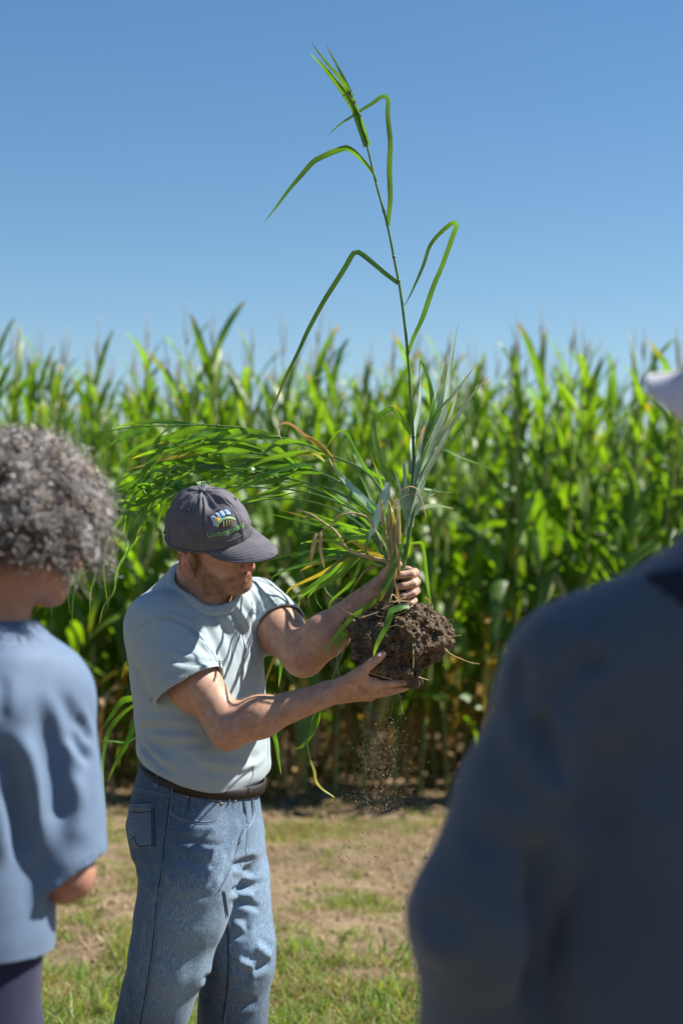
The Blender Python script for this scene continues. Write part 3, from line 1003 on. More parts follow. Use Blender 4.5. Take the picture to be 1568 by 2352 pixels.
# neck opening and hem
NB = P(452, 1352, 4.16); NT_ = hp(-.0, 0, -.07)
nd = unit(np.array([.40, -.42, 1.0]))
NKC = P(477, 1337, 4.14)
s.cone(NKC - nd * .03, NKC + nd * .2, .079, .12, .004, 'sub')
HN = unit(np.array([.13, -.06, 1.0]))
for pa, pb_ in ((P(320, 1736, 4.2), P(525, 1806, 4.2)), (P(525, 1806, 4.2), P(600, 1792, 4.2))):
    sl_ = (pb_[2] - pa[2]) / (pb_[0] - pa[0])
    s.put(lambda x, y, z: z - (pa[2] + (x - pa[0]) * sl_ + (y - 4.2) * .10), [-.62, 3.84, .9], [-.04, 4.58, pa[2] + .12], .02, 'sub')
V, F = s.mesh()
V = relax(V, F, 3, .5)
# keep only the largest body of cloth
N = vnormals(V, F)
bv = bvh_of(V, F)
def Z3(pts): return [(269.7 + a * .28, 1254 + c_ * .28) for a, c_ in pts]
folds = [
 (Z3([(70, 830), (150, 700), (240, 620), (330, 575), (430, 590), (540, 640), (650, 720), (740, 830), (800, 930), (860, 1050)]), -.0035, .006),
 (Z3([(640, 600), (710, 740), (780, 860), (850, 1000)]), -.010, .010), (Z3([(600, 640), (690, 760), (760, 880), (815, 980)]), .006, .009),
 (Z3([(720, 560), (800, 690), (880, 850), (920, 1000)]), .006, .012), (Z3([(780, 520), (860, 650), (940, 800), (985, 960)]), -.005, .010),
 (Z3([(890, 450), (970, 570), (1050, 740), (1120, 920), (1150, 1050)]), -.007, .011), (Z3([(840, 480), (930, 620), (1010, 780), (1070, 940)]), .006, .012),
 (Z3([(980, 420), (1070, 560), (1140, 720), (1170, 860)]), -.006, .009), (Z3([(935, 430), (1020, 560), (1100, 720)]), .005, .010),
 (Z3([(1050, 320), (1130, 440), (1165, 600), (1180, 780)]), -.009, .009), (Z3([(1010, 360), (1080, 470), (1130, 600)]), .005, .008),
 (Z3([(1130, 330), (1190, 430), (1240, 540)]), -.006, .009), (Z3([(1210, 330), (1270, 420), (1310, 500)]), -.005, .008),
 (Z3([(1110, 880), (1150, 1050), (1190, 1200)]), .005, .012), (Z3([(950, 1000), (1040, 1130), (1120, 1260)]), -.004, .014),
 (Z3([(380, 820), (470, 880), (560, 910), (680, 900)]), .006, .010), (Z3([(430, 900), (540, 960), (660, 960), (780, 920)]), -.006, .010),
 (Z3([(430, 980), (540, 1005), (660, 1000), (780, 960)]), .005, .009),
 (Z3([(520, 770), (620, 800), (720, 850), (790, 930)]), -.006, .009), (Z3([(570, 720), (660, 760), (740, 830)]), .005, .008),
 (Z3([(110, 900), (160, 1000), (220, 1100)]), -.006, .010), (Z3([(70, 860), (110, 980), (180, 1090)]), .004, .010),
 (Z3([(350, 560), (460, 570), (570, 610), (660, 680)]), .004, .010), (Z3([(420, 520), (540, 540), (640, 590)]), -.003, .009),
 (Z3([(150, 1420), (300, 1430), (470, 1440), (640, 1470)]), .005, .012), (Z3([(160, 1480), (320, 1500), (520, 1500), (720, 1540)]), -.005, .012),
 (Z3([(180, 1560), (340, 1570), (520, 1560), (700, 1560)]), .004, .013), (Z3([(260, 1640), (460, 1650), (680, 1620), (840, 1640)]), -.004, .013),
 (Z3([(165, 1580), (210, 1680), (300, 1770), (400, 1830), (500, 1890)]), -.010, .011), (Z3([(190, 1540), (260, 1650), (360, 1740), (480, 1810)]), .008, .013),
 (Z3([(180, 1680), (260, 1760), (350, 1815)]), .006, .008), (Z3([(560, 1740), (760, 1790), (960, 1810), (1150, 1760)]), .005, .016),
 (Z3([(600, 1830), (800, 1850), (1000, 1860), (1180, 1800)]), -.005, .014), (Z3([(900, 1700), (1040, 1760), (1180, 1700)]), -.004, .014),
 (Z3([(500, 1700), (650, 1760), (800, 1900)]), -.004, .012), (Z3([(980, 1880), (1060, 1820), (1160, 1780), (1230, 1700)]), .004, .010),
]
V = fold(V, N, bv, [(p_, a_ * (1.0 if q_ == 0 else .42 if q_ < 24 else .68), w_ * (.7 if q_ == 0 else .9)) for q_, (p_, a_, w_) in enumerate(folds)])
nzf = vnoise(V[:, 0] * 9 + V[:, 2] * 5, V[:, 1] * 9, V[:, 2] * 13) * .0035 + vnoise(V[:, 0] * 24, V[:, 1] * 24, V[:, 2] * 30 + 4) * .0016
V = V + N * nzf[:, None]
V = relax(V, F, 1, .4)
t, c = cloth('shirt_jersey', (.34, .41, .44), .05, 700, .92, .18)
M_SHIRT = t.m
shirt = add('shirt', V, F, M_SHIRT, man)
SV, SF = V, F
sb = bvh_of(V, F)

def strip_on(bvh, line, width, off, n=40, thick=.0015):
    """A band of cloth laid along a surface line."""
    L, nn = cast_line(bvh, line, n, off)
    nn = unit(np.vstack([nn[:1], (nn[:-2] + nn[1:-1] + nn[2:]) / 3, nn[-1:]]))
    t_ = unit(np.gradient(L, axis=0)); sd = unit(np.cross(t_, nn))
    rows = [L - sd * width / 2 - nn * off * 1.5, L - sd * width / 2 + nn * thick * .5, L + nn * thick, L + sd * width / 2 + nn * thick * .5, L + sd * width / 2 - nn * off * 1.5]
    V = np.stack(rows, 1).reshape(-1, 3); k = len(rows)
    F = [[i * k + j, i * k + j + 1, (i + 1) * k + j + 1, (i + 1) * k + j] for i in range(n - 1) for j in range(k - 1)]
    return V, F
# ribbed collar: a ring around the neck opening
ring = []
nu = unit(np.cross(nd, np.array([0, 1.0, 0]))); nvv = np.cross(nd, nu)
for a_ in np.linspace(0, 2 * math.pi, 73):
    dr = nu * math.cos(a_) + nvv * math.sin(a_)
    best = None
    hit = sb.find_nearest(Vector(NKC + dr * .082 + nd * .004))
    ring.append(np.array(hit[0]))
ring = np.array(ring[:-1])
for _ in range(6): ring = .5 * ring + .25 * (np.roll(ring, 1, 0) + np.roll(ring, -1, 0))
cb = Bag(); m = len(ring); sides = 8
tg = unit(np.roll(ring, -1, 0) - np.roll(ring, 1, 0))
out_ = unit(ring - NKC - ((ring - NKC) @ nd)[:, None] * nd)
VV = []
for k in range(sides):
    a_ = 2 * math.pi * k / sides
    VV.append(ring + out_ * (math.cos(a_) * .0040 + .0045) + (nd * .8 - out_ * .60) * (math.sin(a_) * .0135 - .002))
VV = np.stack(VV, 1).reshape(-1, 3)
FF = [[i * sides + k, i * sides + (k + 1) % sides, ((i + 1) % m) * sides + (k + 1) % sides, ((i + 1) % m) * sides + k] for i in range(m) for k in range(sides)]
co = add('collar', VV, FF, M_SHIRT, shirt)
SEAM = [(70, 830), (150, 700), (240, 620), (330, 575), (430, 590), (540, 640), (650, 720), (740, 830), (800, 930), (845, 1020)]
for dx, rd in ((0, .0016), (9, .0008)):
    L, nn = cast_line(sb, [(a_ + dx * .28, c_ - dx * .2) for a_, c_ in Z3(SEAM)], 50, .0004)
    V_, F_ = tube(L, rd, 5); add('armhole_seam', V_, F_, M_SHIRT, shirt)
# stitched hems
def hem_ring(C, d_, r, nm):
    a0 = unit(np.cross(d_, [0, 0, 1.0])); a1 = np.cross(d_, a0)
    for back, rad in ((.021, .0009), (.0255, .0007)):
        pts = []
        for q in np.linspace(0, 2 * math.pi, 60):
            o_ = C - d_ * back + (a0 * math.cos(q) + a1 * math.sin(q)) * (r + .03)
            h_ = sb.ray_cast(Vector(o_), Vector(C - d_ * back - o_).normalized())
            pts.append(np.array(h_[0]) if h_[0] is not None else o_)
        V_, F_ = tube(pts, rad, 4)
        add(nm, V_, F_, M_SHIRT, shirt)
hem_ring(NSC, NSD, .089, 'sleeve_hem')
hem_ring(FSC, FSD, .074, 'sleeve_hem')

# ------------------------------------------------------------------ jeans
j = SDF((-.68, 3.86, -.02), (.02, 4.56, 1.16), .0042)
j.loft([(zv(2010), xv(446), 4.20, .150, .118, R(24)), (zv(1960), xv(452), 4.20, .172, .150, R(24)), (zv(1890), xv(447), 4.20, .172, .158, R(25)), (zv(1830), xv(452), 4.20, .168, .144, R(27)), (zv(1770), xv(460), 4.20, .164, .136, R(29)), (zv(1730), xv(464), 4.20, .160, .132, R(30))], .02, 2.2)
def leg(rows):
    pts = [P(u, v, Y) for u, v, Y, r in rows]; rs = [r for *_, r in rows]
    j.chain(pts, rs, .03)
leg([(440, 1935, 4.12, .112), (436, 2010, 4.11, .1125), (415, 2100, 4.11, .104), (390, 2200, 4.12, .0955), (362, 2290, 4.14, .085), (342, 2352, 4.15, .077), (322, 2480, 4.17, .070), (305, 2650, 4.20, .068)])
leg([(512, 1930, 4.27, .100), (524, 2010, 4.27, .097), (535, 2090, 4.27, .088), (546, 2165, 4.26, .085), (546, 2215, 4.27, .084), (536, 2300, 4.29, .079), (531, 2352, 4.30, .078), (526, 2480, 4.31, .073), (522, 2640, 4.33, .069)])
HEMJ = P(460, 1748, 4.2)
HJN = unit(np.array([.17, -.075, 1.0]))
j.put(lambda x, y, z: -((x - HEMJ[0]) * HJN[0] + (y - HEMJ[1]) * HJN[1] + (z - HEMJ[2]) * HJN[2]), [-.68, 3.86, .9], [.02, 4.56, 1.3], 0, 'sub')
V, F = j.mesh(); V = relax(V, F, 3, .5); N = vnormals(V, F); bv = bvh_of(V, F)
def Z4(pts): return [(250.9 + a * .28, 1724.8 + c_ * .28) for a, c_ in pts]
folds = [
 (Z4([(1000, 950), (1060, 930), (1130, 900), (1200, 880)]), -.007, .009), (Z4([(1010, 1000), (1080, 1010), (1160, 1070), (1260, 1070)]), .006, .010),
 (Z4([(980, 1160), (1060, 1130), (1150, 1090), (1270, 1080)]), -.008, .010), (Z4([(990, 1220), (1080, 1230), (1170, 1270), (1250, 1300)]), -.005, .009),
 (Z4([(1000, 1190), (1090, 1180), (1200, 1180)]), .005, .010), (Z4([(1000, 1400), (1070, 1440), (1120, 1500)]), .005, .010), (Z4([(1010, 1520), (1090, 1500), (1150, 1430)]), -.005, .010),
 (Z4([(1040, 1700), (1120, 1760), (1210, 1810)]), .008, .010), (Z4([(1060, 1780), (1140, 1800), (1230, 1780), (1330, 1720)]), -.008, .011), (Z4([(1000, 1930), (1080, 1900), (1180, 1830)]), -.006, .012),
 (Z4([(1190, 1600), (1270, 1650), (1330, 1700)]), .006, .012), (Z4([(1000, 2080), (1100, 2080), (1220, 2040)]), -.005, .012), (Z4([(960, 2000), (1010, 2060), (1080, 2120)]), .004, .010),
 (Z4([(740, 2010), (790, 2030), (840, 2040)]), -.005, .008), (Z4([(760, 1880), (830, 1850), (900, 1850)]), -.004, .010),
 (Z4([(500, 730), (660, 740), (820, 770), (960, 780)]), -.003, .008), (Z4([(540, 800), (700, 830), (880, 860)]), .0035, .009), (Z4([(540, 880), (700, 930), (900, 940)]), -.003, .009),
 (Z4([(560, 660), (720, 640), (900, 640)]), .003, .010), (Z4([(1060, 560), (1020, 720), (960, 860)]), .005, .012), (Z4([(960, 820), (900, 980), (860, 1140)]), .004, .012),
 (Z4([(190, 930), (260, 980), (330, 1010)]), -.005, .010), (Z4([(330, 960), (400, 1020), (420, 1140)]), -.004, .014), (Z4([(300, 1050), (360, 1150), (400, 1260)]), .004, .014),
 (Z4([(430, 1000), (400, 1400), (340, 1800)]), .003, .012), (Z4([(280, 1300), (240, 1600), (200, 1900)]), -.004, .016), (Z4([(640, 1500), (560, 1800), (480, 2100)]), .003, .02),
 (Z4([(160, 1700), (150, 1950), (170, 2200)]), .003, .015), (Z4([(520, 1250), (700, 1200), (860, 1180)]), -.003, .012),
]
V = fold(V, N, bv, folds)
V = V + N * (vnoise(V[:, 0] * 8, V[:, 1] * 8, V[:, 2] * 10) * .004 + vnoise(V[:, 0] * 26, V[:, 1] * 26, V[:, 2] * 18 + 4) * .0014)[:, None]
V = relax(V, F, 1, .4)
# worn paler on the front of the thighs and below the knee; sunlit brightness is painted in too
pale = np.zeros(len(V))
for (u, v, Y), r in (((520, 2110, 4.02), .13), ((450, 2160, 4.0), .12), ((580, 2060, 4.18), .12), ((590, 2160, 4.18), .10), ((420, 2250, 4.04), .10)):
    pale = np.maximum(pale, np.exp(-(np.linalg.norm((V - P(u, v, Y)) * [1, 1, .55], axis=1) / r) ** 2))
t, c = cloth('denim', (.032, .060, .104), .26, 1100, .85, .35, .6, (.17, .23, .30), grain=.10)
t.link(t.mix(c, t.mix(c, (4.6, 4.1, 3.6), 1.0, 'MULTIPLY'), t.attr()), t.b.inputs['Base Color'])  # lightens the worn areas and paints in sunlit brightness
M_DENIM = t.m
jeans = add('jeans', V, F, M_DENIM, man, True, np.repeat(pale[:, None] * .75, 3, 1))
jb = bvh_of(V, F)
M_STITCH = plain('denim_thread', (.016, .022, .040), .8, .2)
M_THREAD = plain('pale_thread', (.30, .36, .42), .8, .2)
def seam(line, rad=.0016, n=40, off=.0004, m=None, nm='seam', par=None):
    L, nn = cast_line(jb, Z4(line), n, off)
    V_, F_ = tube(L, rad, 5)
    return add(nm, V_, F_, m or M_DENIM, par or jeans, True, np.full((len(V_), 3), .3))
seam([(200, 305), (350, 335), (510, 365)], .0022); seam([(205, 325), (350, 352), (505, 380)], .0012)
SIDE = [(522, 270), (500, 500), (470, 740), (440, 1000), (400, 1250), (370, 1600), (320, 1950), (270, 2240)]
seam(SIDE, .0020, 70); seam([(a - 14, c_) for a, c_ in SIDE], .0010, 70, .0002, M_STITCH)
seam([(1060, 770), (1000, 950), (900, 1150)], .0020)
INS = [(945, 1150), (972, 1350), (990, 1600), (985, 1900), (945, 2230)]
seam(INS, .0024, 60); seam([(a - 16, c_) for a, c_ in INS], .0012, 60, .0002, M_STITCH)
seam([(1165, 370), (1172, 540), (1100, 640), (1060, 760)], .0030, 40, .001)
seam([(1185, 380), (1190, 540), (1120, 650), (1080, 740)], .0010, 40, .0008, M_THREAD)
PK = [(500, 490), (560, 535), (700, 577), (830, 582), (930, 522), (982, 430), (980, 355)]
seam(PK, .0026, 50, .0006); seam([(a - 4, c_ + 16) for a, c_ in PK], .0008, 50, .0008, M_THREAD)
seam([(620, 352), (760, 375), (912, 412)], .0018); seam([(622, 355), (614, 430), (606, 495)], .0018); seam([(665, 365), (655, 430), (648, 500)], .0010, 20, .0004, M_STITCH)
seam([(445, 240), (640, 262), (800, 300), (980, 355)], .0016)
def patch_on(line_l, line_r, rows, off, thick, nm, mat, par, col=.3):
    """A piece of cloth between two picture-plane lines, laid on the jeans."""
    l = catmull([(a, c_, 0) for a, c_ in line_l], rows); r = catmull([(a, c_, 0) for a, c_ in line_r], rows)
    cols = 9; G = np.zeros((rows, cols, 3)); NNs = np.zeros_like(G)
    for i in range(rows):
        for k in range(cols):
            q = l[i] + (r[i] - l[i]) * k / (cols - 1)
            x_, n_ = cast(jb, q[0], q[1]); G[i, k] = x_; NNs[i, k] = n_
    for _ in range(3):
        NNs[1:-1, 1:-1] = unit(NNs[1:-1, 1:-1] * .4 + .15 * (NNs[:-2, 1:-1] + NNs[2:, 1:-1] + NNs[1:-1, :-2] + NNs[1:-1, 2:]))
    o_ = np.full((rows, cols, 1), off + thick); o_[0] = off * 4.2; o_[1] = off * 3.2; o_[2] = off * 2.6; o_[-1] = off * .2; o_[:, 0] = o_[:, -1] = off * .2
    VV = (G + NNs * o_).reshape(-1, 3)
    FF = [[i * cols + k, i * cols + k + 1, (i + 1) * cols + k + 1, (i + 1) * cols + k] for i in range(rows - 1) for k in range(cols - 1)]
    return add(nm, VV, FF, mat, par, True, np.full((len(VV), 3), col)), G, NNs
bp, G, NNs = patch_on(Z4([(128, 442), (150, 620), (172, 800)]), Z4([(372, 432), (382, 620), (382, 800)]), 14, .003, .003, 'back_pocket', M_DENIM, jeans, .25)
pb = bvh_of(np.array([v.co for v in bp.data.vertices]) , [list(p.vertices) for p in bp.data.polygons])
def pocket_line(line, rad, mat, nm, off=.001):
    L, _ = cast_line(pb, Z4(line), 24, off)
    V_, F_ = tube(L, rad, 5); add(nm, V_, F_, mat, bp, True, np.full((len(V_), 3), .3))
pocket_line([(132, 462), (250, 466), (368, 452)], .0022, M_DENIM, 'pocket_hem'); pocket_line([(134, 500), (250, 505), (370, 490)], .0009, M_STITCH, 'stitching')
pocket_line([(168, 765), (205, 700), (242, 780), (372, 768)], .0011, M_STITCH, 'stitching')
pocket_line([(362, 450), (370, 620), (372, 790)], .0012, M_STITCH, 'stitching'); pocket_line([(345, 455), (352, 620), (356, 790)], .0009, M_STITCH, 'stitching')
# rivets
M_RIVET = plain('copper_rivet', (.35, .20, .10), .35, .5, .9)
for a_, c_ in ((640, 375), (920, 432), (512, 500)):
    l_, n_ = cast(jb, *Z4([(a_, c_)])[0])
    V_, F_ = tube([l_ - n_ * .001, l_ + n_ * .0018, l_ + n_ * .0022], [.0032, .0030, .0012], 10)
    add('rivet', V_, F_, M_RIVET, jeans)

# belt: a band following the waist, tilted down towards the front
M_BELT = plain('brown_leather', (.014, .009, .007), .55, .4, var=.3, scale=40, bump=.15)
bc = P(466, 1782, 4.2)
BT = unit(np.array([.20, -.10, 1.0]))
yb = R(29)
rings = []
for (dz, of) in ((-.0145, -.003), (-.0135, .003), (0, .0042), (.0135, .003), (.0145, -.003)):
    rg = []
    for a_ in np.linspace(0, 2 * math.pi, 97)[:-1]:
        fx, rx = (.1385 + of) * math.cos(a_), (.1655 + of) * math.sin(a_)
        e_ = np.power(abs(math.cos(a_)) ** 2.2 + abs(math.sin(a_)) ** 2.2, -1 / 2.2)
        fx *= e_; rx *= e_
        x_ = fx * math.cos(yb) - rx * math.sin(yb); y_ = -fx * math.sin(yb) - rx * math.cos(yb)
        z_ = -(x_ * BT[0] + y_ * BT[1]) / BT[2]
        rg.append(bc + np.array([x_, y_, z_]) + BT * dz)
    rings.append(rg)
VV = np.array(rings).reshape(-1, 3); m = 96
FF = [[i * m + k, i * m + (k + 1) % m, (i + 1) * m + (k + 1) % m, (i + 1) * m + k] for i in range(len(rings) - 1) for k in range(m)]
belt = add('belt', VV, FF, M_BELT, man)
beltb = bvh_of(VV, FF)
def belt_loop(l):
    L, nn = [], []
    for a_, c_ in catmull([(q[0], q[1], 0) for q in Z4(l)], 9)[:, :2]:
        d_ = Vector(P(a_, c_, 4.) - CAM).normalized()
        hits = [h for h in (beltb.ray_cast(Vector(CAM), d_), jb.ray_cast(Vector(CAM), d_)) if h[0] is not None]
        h = min(hits, key=lambda q: q[3]); L.append(np.array(h[0]) + np.array(h[1]) * .0022); nn.append(np.array(h[1]))
    L = np.array(L); nn = unit(np.array(nn)); t_ = unit(np.gradient(L, axis=0)); sd = unit(np.cross(t_, nn)); wd = .0065
    rows = [L - sd * wd - nn * .002, L - sd * wd * .95 + nn * .0006, L + nn * .001, L + sd * wd * .95 + nn * .0006, L + sd * wd - nn * .002]
    VV = np.stack(rows, 1).reshape(-1, 3)
    FF = [[i * 5 + k, i * 5 + k + 1, (i + 1) * 5 + k + 1, (i + 1) * 5 + k] for i in range(8) for k in range(4)]
    o = add('belt_loop', VV, FF, M_DENIM, jeans, True, np.full((len(VV), 3), .2))
    for q in (-.5, .5):
        V_, F_ = tube(L + sd * wd * q + nn * .001, .0007, 4); add('stitching', V_, F_, M_THREAD, o)
belt_loop([(425, 140), (405, 210), (388, 300)]); belt_loop([(1045, 290), (1035, 350), (1028, 412)]); belt_loop([(790, 240), (785, 290), (780, 330)])

# boots (below the picture, but he stands on them)
M_BOOT = plain('work_boot', (.16, .10, .06), .7, .3, var=.25, scale=25, bump=.2)
for (u, Y) in ((305, 4.20), (522, 4.33)):
    c0 = P(u, 2650, Y); c0[2] = 0
    fd = np.array([math.cos(R(22)), -math.sin(R(22)), 0]); sd = np.array([fd[1], -fd[0], 0])
    rows = [(-.09, .036, .09), (-.06, .043, .13), (.0, .045, .125), (.07, .046, .085), (.14, .049, .065), (.19, .040, .05), (.205, .02, .03)]
    VV = []
    for x_, w_, h_ in rows:
        for k in range(12):
            a_ = 2 * math.pi * k / 12
            VV.append(c0 + fd * x_ + sd * w_ * math.cos(a_) + np.array([0, 0, max(0.004, h_ * (.5 + .5 * math.sin(a_)))]))
    n_ = len(rows)
    FF = [[i * 12 + k, i * 12 + (k + 1) % 12, (i + 1) * 12 + (k + 1) % 12, (i + 1) * 12 + k] for i in range(n_ - 1) for k in range(12)] + [list(range(12))[::-1], [(n_ - 1) * 12 + k for k in range(12)]]
    add('boot', np.array(VV), FF, M_BOOT, man)

# mobile phone standing in the back pocket
M_PHONE = plain('black_phone_case', (.012, .012, .013), .45, .5)
M_GOLD = plain('yellow_phone_strip', (.36, .27, .08), .5, .5)
x0, n0 = cast(pb, *Z4([(150, 470)])[0]); x1, n1_ = cast(pb, *Z4([(290, 470)])[0])
cx = x0 * .5 + x1 * .5; sdv = unit(x1 - x0); nm_ = unit(np.cross(sdv, [0, 0, 1.0])); nm_ = nm_ if nm_[1] < 0 else -nm_; upv = np.cross(sdv, nm_); upv = upv if upv[2] > 0 else -upv
def slab(c_, s_, u_, n_, hw, hh, ht, rr):
    pr = []
    for sx, sy, a0 in ((1, 1, 0), (-1, 1, 90), (-1, -1, 180), (1, -1, 270)):
        for q in (0, 30, 60, 90):
            an = R(a0 + q); pr.append((sx * (hw - rr) + rr * math.cos(an), sy * (hh - rr) + rr * math.sin(an)))
    VV = [c_ + s_ * a_ + u_ * b_ + n_ * z_ for z_ in (-ht, ht) for a_, b_ in pr]
    k = len(pr)
    return VV, [list(range(k))[::-1], [k + i for i in range(k)]] + [[i, (i + 1) % k, k + (i + 1) % k, k + i] for i in range(k)]
pc = cx + nm_ * .0045 - upv * .026
VV, FF = slab(pc, sdv, upv, nm_, .030, .067, .0034, .008)
ph = add('mobile_phone', np.array(VV), FF, M_PHONE, None, False)
tag(ph, 'black mobile phone sticking out of the back pocket of the faded jeans', 'mobile phone')
VV, FF = slab(pc + upv * .0610 + nm_ * .0038 - sdv * .004, sdv, upv, nm_, .014, .0022, .0006, .001)
add('strip', np.array(VV), FF, M_GOLD, ph, False)
# ------------------------------------------------------------------ cap
t = NT('washed_cotton'); vec = t.coords()
c = t.ramp(t.noise(vec, 24, 5, .6), [(.3, (.098, .096, .114)), (.7, (.142, .138, .156))])
c = t.mix(c, t.ramp(t.noise(vec, 900, 2), [(.3, (.75, .75, .75)), (.7, (1.15, 1.15, 1.15))]), 1.0, 'MULTIPLY')
t.link(c, t.b.inputs['Base Color']); t.b.inputs['Roughness'].default_value = .9; t.b.inputs['Specular IOR Level'].default_value = .2
t.link(t.bump(t.noise(vec, 800, 2), .3, .001, t.bump(t.noise(vec, 45, 3), .25, .004)), t.b.inputs['Normal'])
M_CAP = t.m
M_CAPDARK = plain('cap_lining', (.03, .035, .06), .9, .2)

RIMU = .003
def cap_pt(az, la, off=0.0, crumple=True):
    """Crown surface: az from the front towards his right, la 0 at the rim to 1 at the button."""
    ca, sa = math.cos(az), math.sin(az)
    rf = .1085 if ca > 0 else .1075
    th = la * math.pi / 2
    pr = math.cos(th) ** .70
    hgt = .110 * math.sin(th)
    f, s_ = rf * ca * pr, .0925 * sa * pr
    u = RIMU + hgt - (.010 * max(0, -ca)) * (1 - la) - .004 * (1 - la) * abs(sa)
    f += .006 * la * ca * (1 - la) * 4 * (ca > 0) * ca
    n = unit(np.array([f / rf ** 2, s_ / .0925 ** 2, max(u, .0) / .119 ** 2 + .5]))
    if crumple:
        d = .0034 * float(vnoise(np.array(az * 2.6 + 20), np.array(la * 4.0 + 3), np.array(2.0))) + .0016 * float(vnoise(np.array(az * 7 + 20), np.array(la * 9), np.array(5.0)))
        for q in range(6):                          # seams of the six panels, puckered towards the button
            da = (az - q * math.pi / 3 + math.pi) % (2 * math.pi) - math.pi
            w_ = abs(da) * .1 * max(pr, .12)
            if q == 0 and la < .62: continue
            d -= .0022 * math.exp(-(w_ / .0016) ** 2) - .0010 * math.exp(-((w_ - .005) / .0026) ** 2)
        d += .0018 * math.sin(az * 9 + 1) * max(0, la - .5) * 2 * (1 - la) * 2
        d -= .007 * math.exp(-((az - .78) / .20) ** 2 - ((la - .72) / .16) ** 2)     # a dent beside the front seam
        off = off + d * min(1, la * 6)
    q = hp(f, s_, u)
    return q + (HF * n[0] + HS * n[1] + HU * n[2]) * off
na, nl = 144, 34
VV = [cap_pt(2 * math.pi * a_ / na, min(l_ / (nl - 1), 1) * .985) for l_ in range(nl) for a_ in range(na)]
FF = [[l_ * na + a_, l_ * na + (a_ + 1) % na, (l_ + 1) * na + (a_ + 1) % na, (l_ + 1) * na + a_] for l_ in range(nl - 1) for a_ in range(na)]
FF.append([(nl - 1) * na + a_ for a_ in range(na)])
cap = add('cap', np.array(VV), FF, M_CAP, man)
md = cap.modifiers.new('thickness', 'SOLIDIFY'); md.thickness = .0018; md.offset = 1
cap['label'] = 'washed grey cap with green lettering'
# stitched seam tapes and rim
bS = Bag()
for q in range(6):
    for o_ in (-.052, .052):
        pts = [cap_pt(q * math.pi / 3 + o_ * min(1.6, 1 / max(.25, math.cos(l_ * 1.5))), l_, .0012) for l_ in np.linspace(.02, .90, 26)]
        bS.put(*tube(pts, .0007, 4))
bS.make('seam_stitching', plain('cap_thread', (.19, .18, .21), .9, .2), cap)
pts = [cap_pt(a_, .0, .001) for a_ in np.linspace(0, 2 * math.pi, 120)]
V_, F_ = tube(pts, .0026, 6); add('rim_binding', V_, F_, M_CAP, cap)
pts = [cap_pt(a_, .12, .0008) for a_ in np.linspace(0, 2 * math.pi, 120)]
V_, F_ = tube(pts, .0006, 4); add('sweatband_stitching', V_, F_, bpy.data.materials['cap_thread'], cap)
bt = cap_pt(0, 1.0, .001, False)
V_, F_ = tube([bt - HU * .002, bt + HU * .002, bt + HU * .0045, bt + HU * .0055], [.0085, .0085, .006, .002], 14); add('button', V_, F_, M_CAP, cap)
for q in range(6):
    az = math.pi / 6 + q * math.pi / 3
    pts = []
    for a_ in np.linspace(0, 2 * math.pi, 13):
        pts.append(cap_pt(az + .045 * math.cos(a_), .60 + .026 * math.sin(a_), .0009))
    V_, F_ = tube(pts, .0011, 5); add('eyelet', V_, F_, M_CAP, cap)
    pts = [cap_pt(az + .028 * math.cos(a_), .60 + .016 * math.sin(a_), .0006) for a_ in np.linspace(0, 2 * math.pi, 12)[:-1]]
    add('eyelet_hole', np.array(pts), [list(range(11))], M_CAPDARK, cap)
# brim
def brim_pt(s_, t_, dz=0.0):
    az = s_ * R(57)
    b0 = cap_pt(az, .015, 0, False)
    l0 = (b0 - HC) @ np.array(HA).T
    ln = .083 * (1 - s_ * s_) ** .95 + .001
    f = l0[0] + ln * t_ * (1 - .10 * abs(s_)); s2 = l0[1] * (1 + .04 * t_)
    drop = (.022 * t_ ** 1.2 + .016 * (s_ ** 2) * t_) * (1 - s_ * s_ * .999) ** .55
    return hp(f, s2, l0[2] - drop - .001 + dz)
nb, nt_ = 49, 15
VV = [brim_pt(2 * i / (nb - 1) - 1, k / (nt_ - 1)) for i in range(nb) for k in range(nt_)]
FF = [[i * nt_ + k, i * nt_ + k + 1, (i + 1) * nt_ + k + 1, (i + 1) * nt_ + k] for i in range(nb - 1) for k in range(nt_ - 1)]
brim = add('brim', np.array(VV), FF, M_CAP, cap)
md = brim.modifiers.new('thickness', 'SOLIDIFY'); md.thickness = .0034; md.offset = 0
pts = [brim_pt(s_, 1.0) for s_ in np.linspace(-1, 1, 60)]
V_, F_ = tube(pts, .0024, 6); add('brim_binding', V_, F_, M_CAP, brim)
bS = Bag()
for t_ in (.18, .34, .50, .66, .82):
    bS.put(*tube([brim_pt(s_, t_, .0021) for s_ in np.linspace(-.93, .93, 50)], .00045, 4))
bS.make('brim_stitching', bpy.data.materials['cap_thread'], brim)

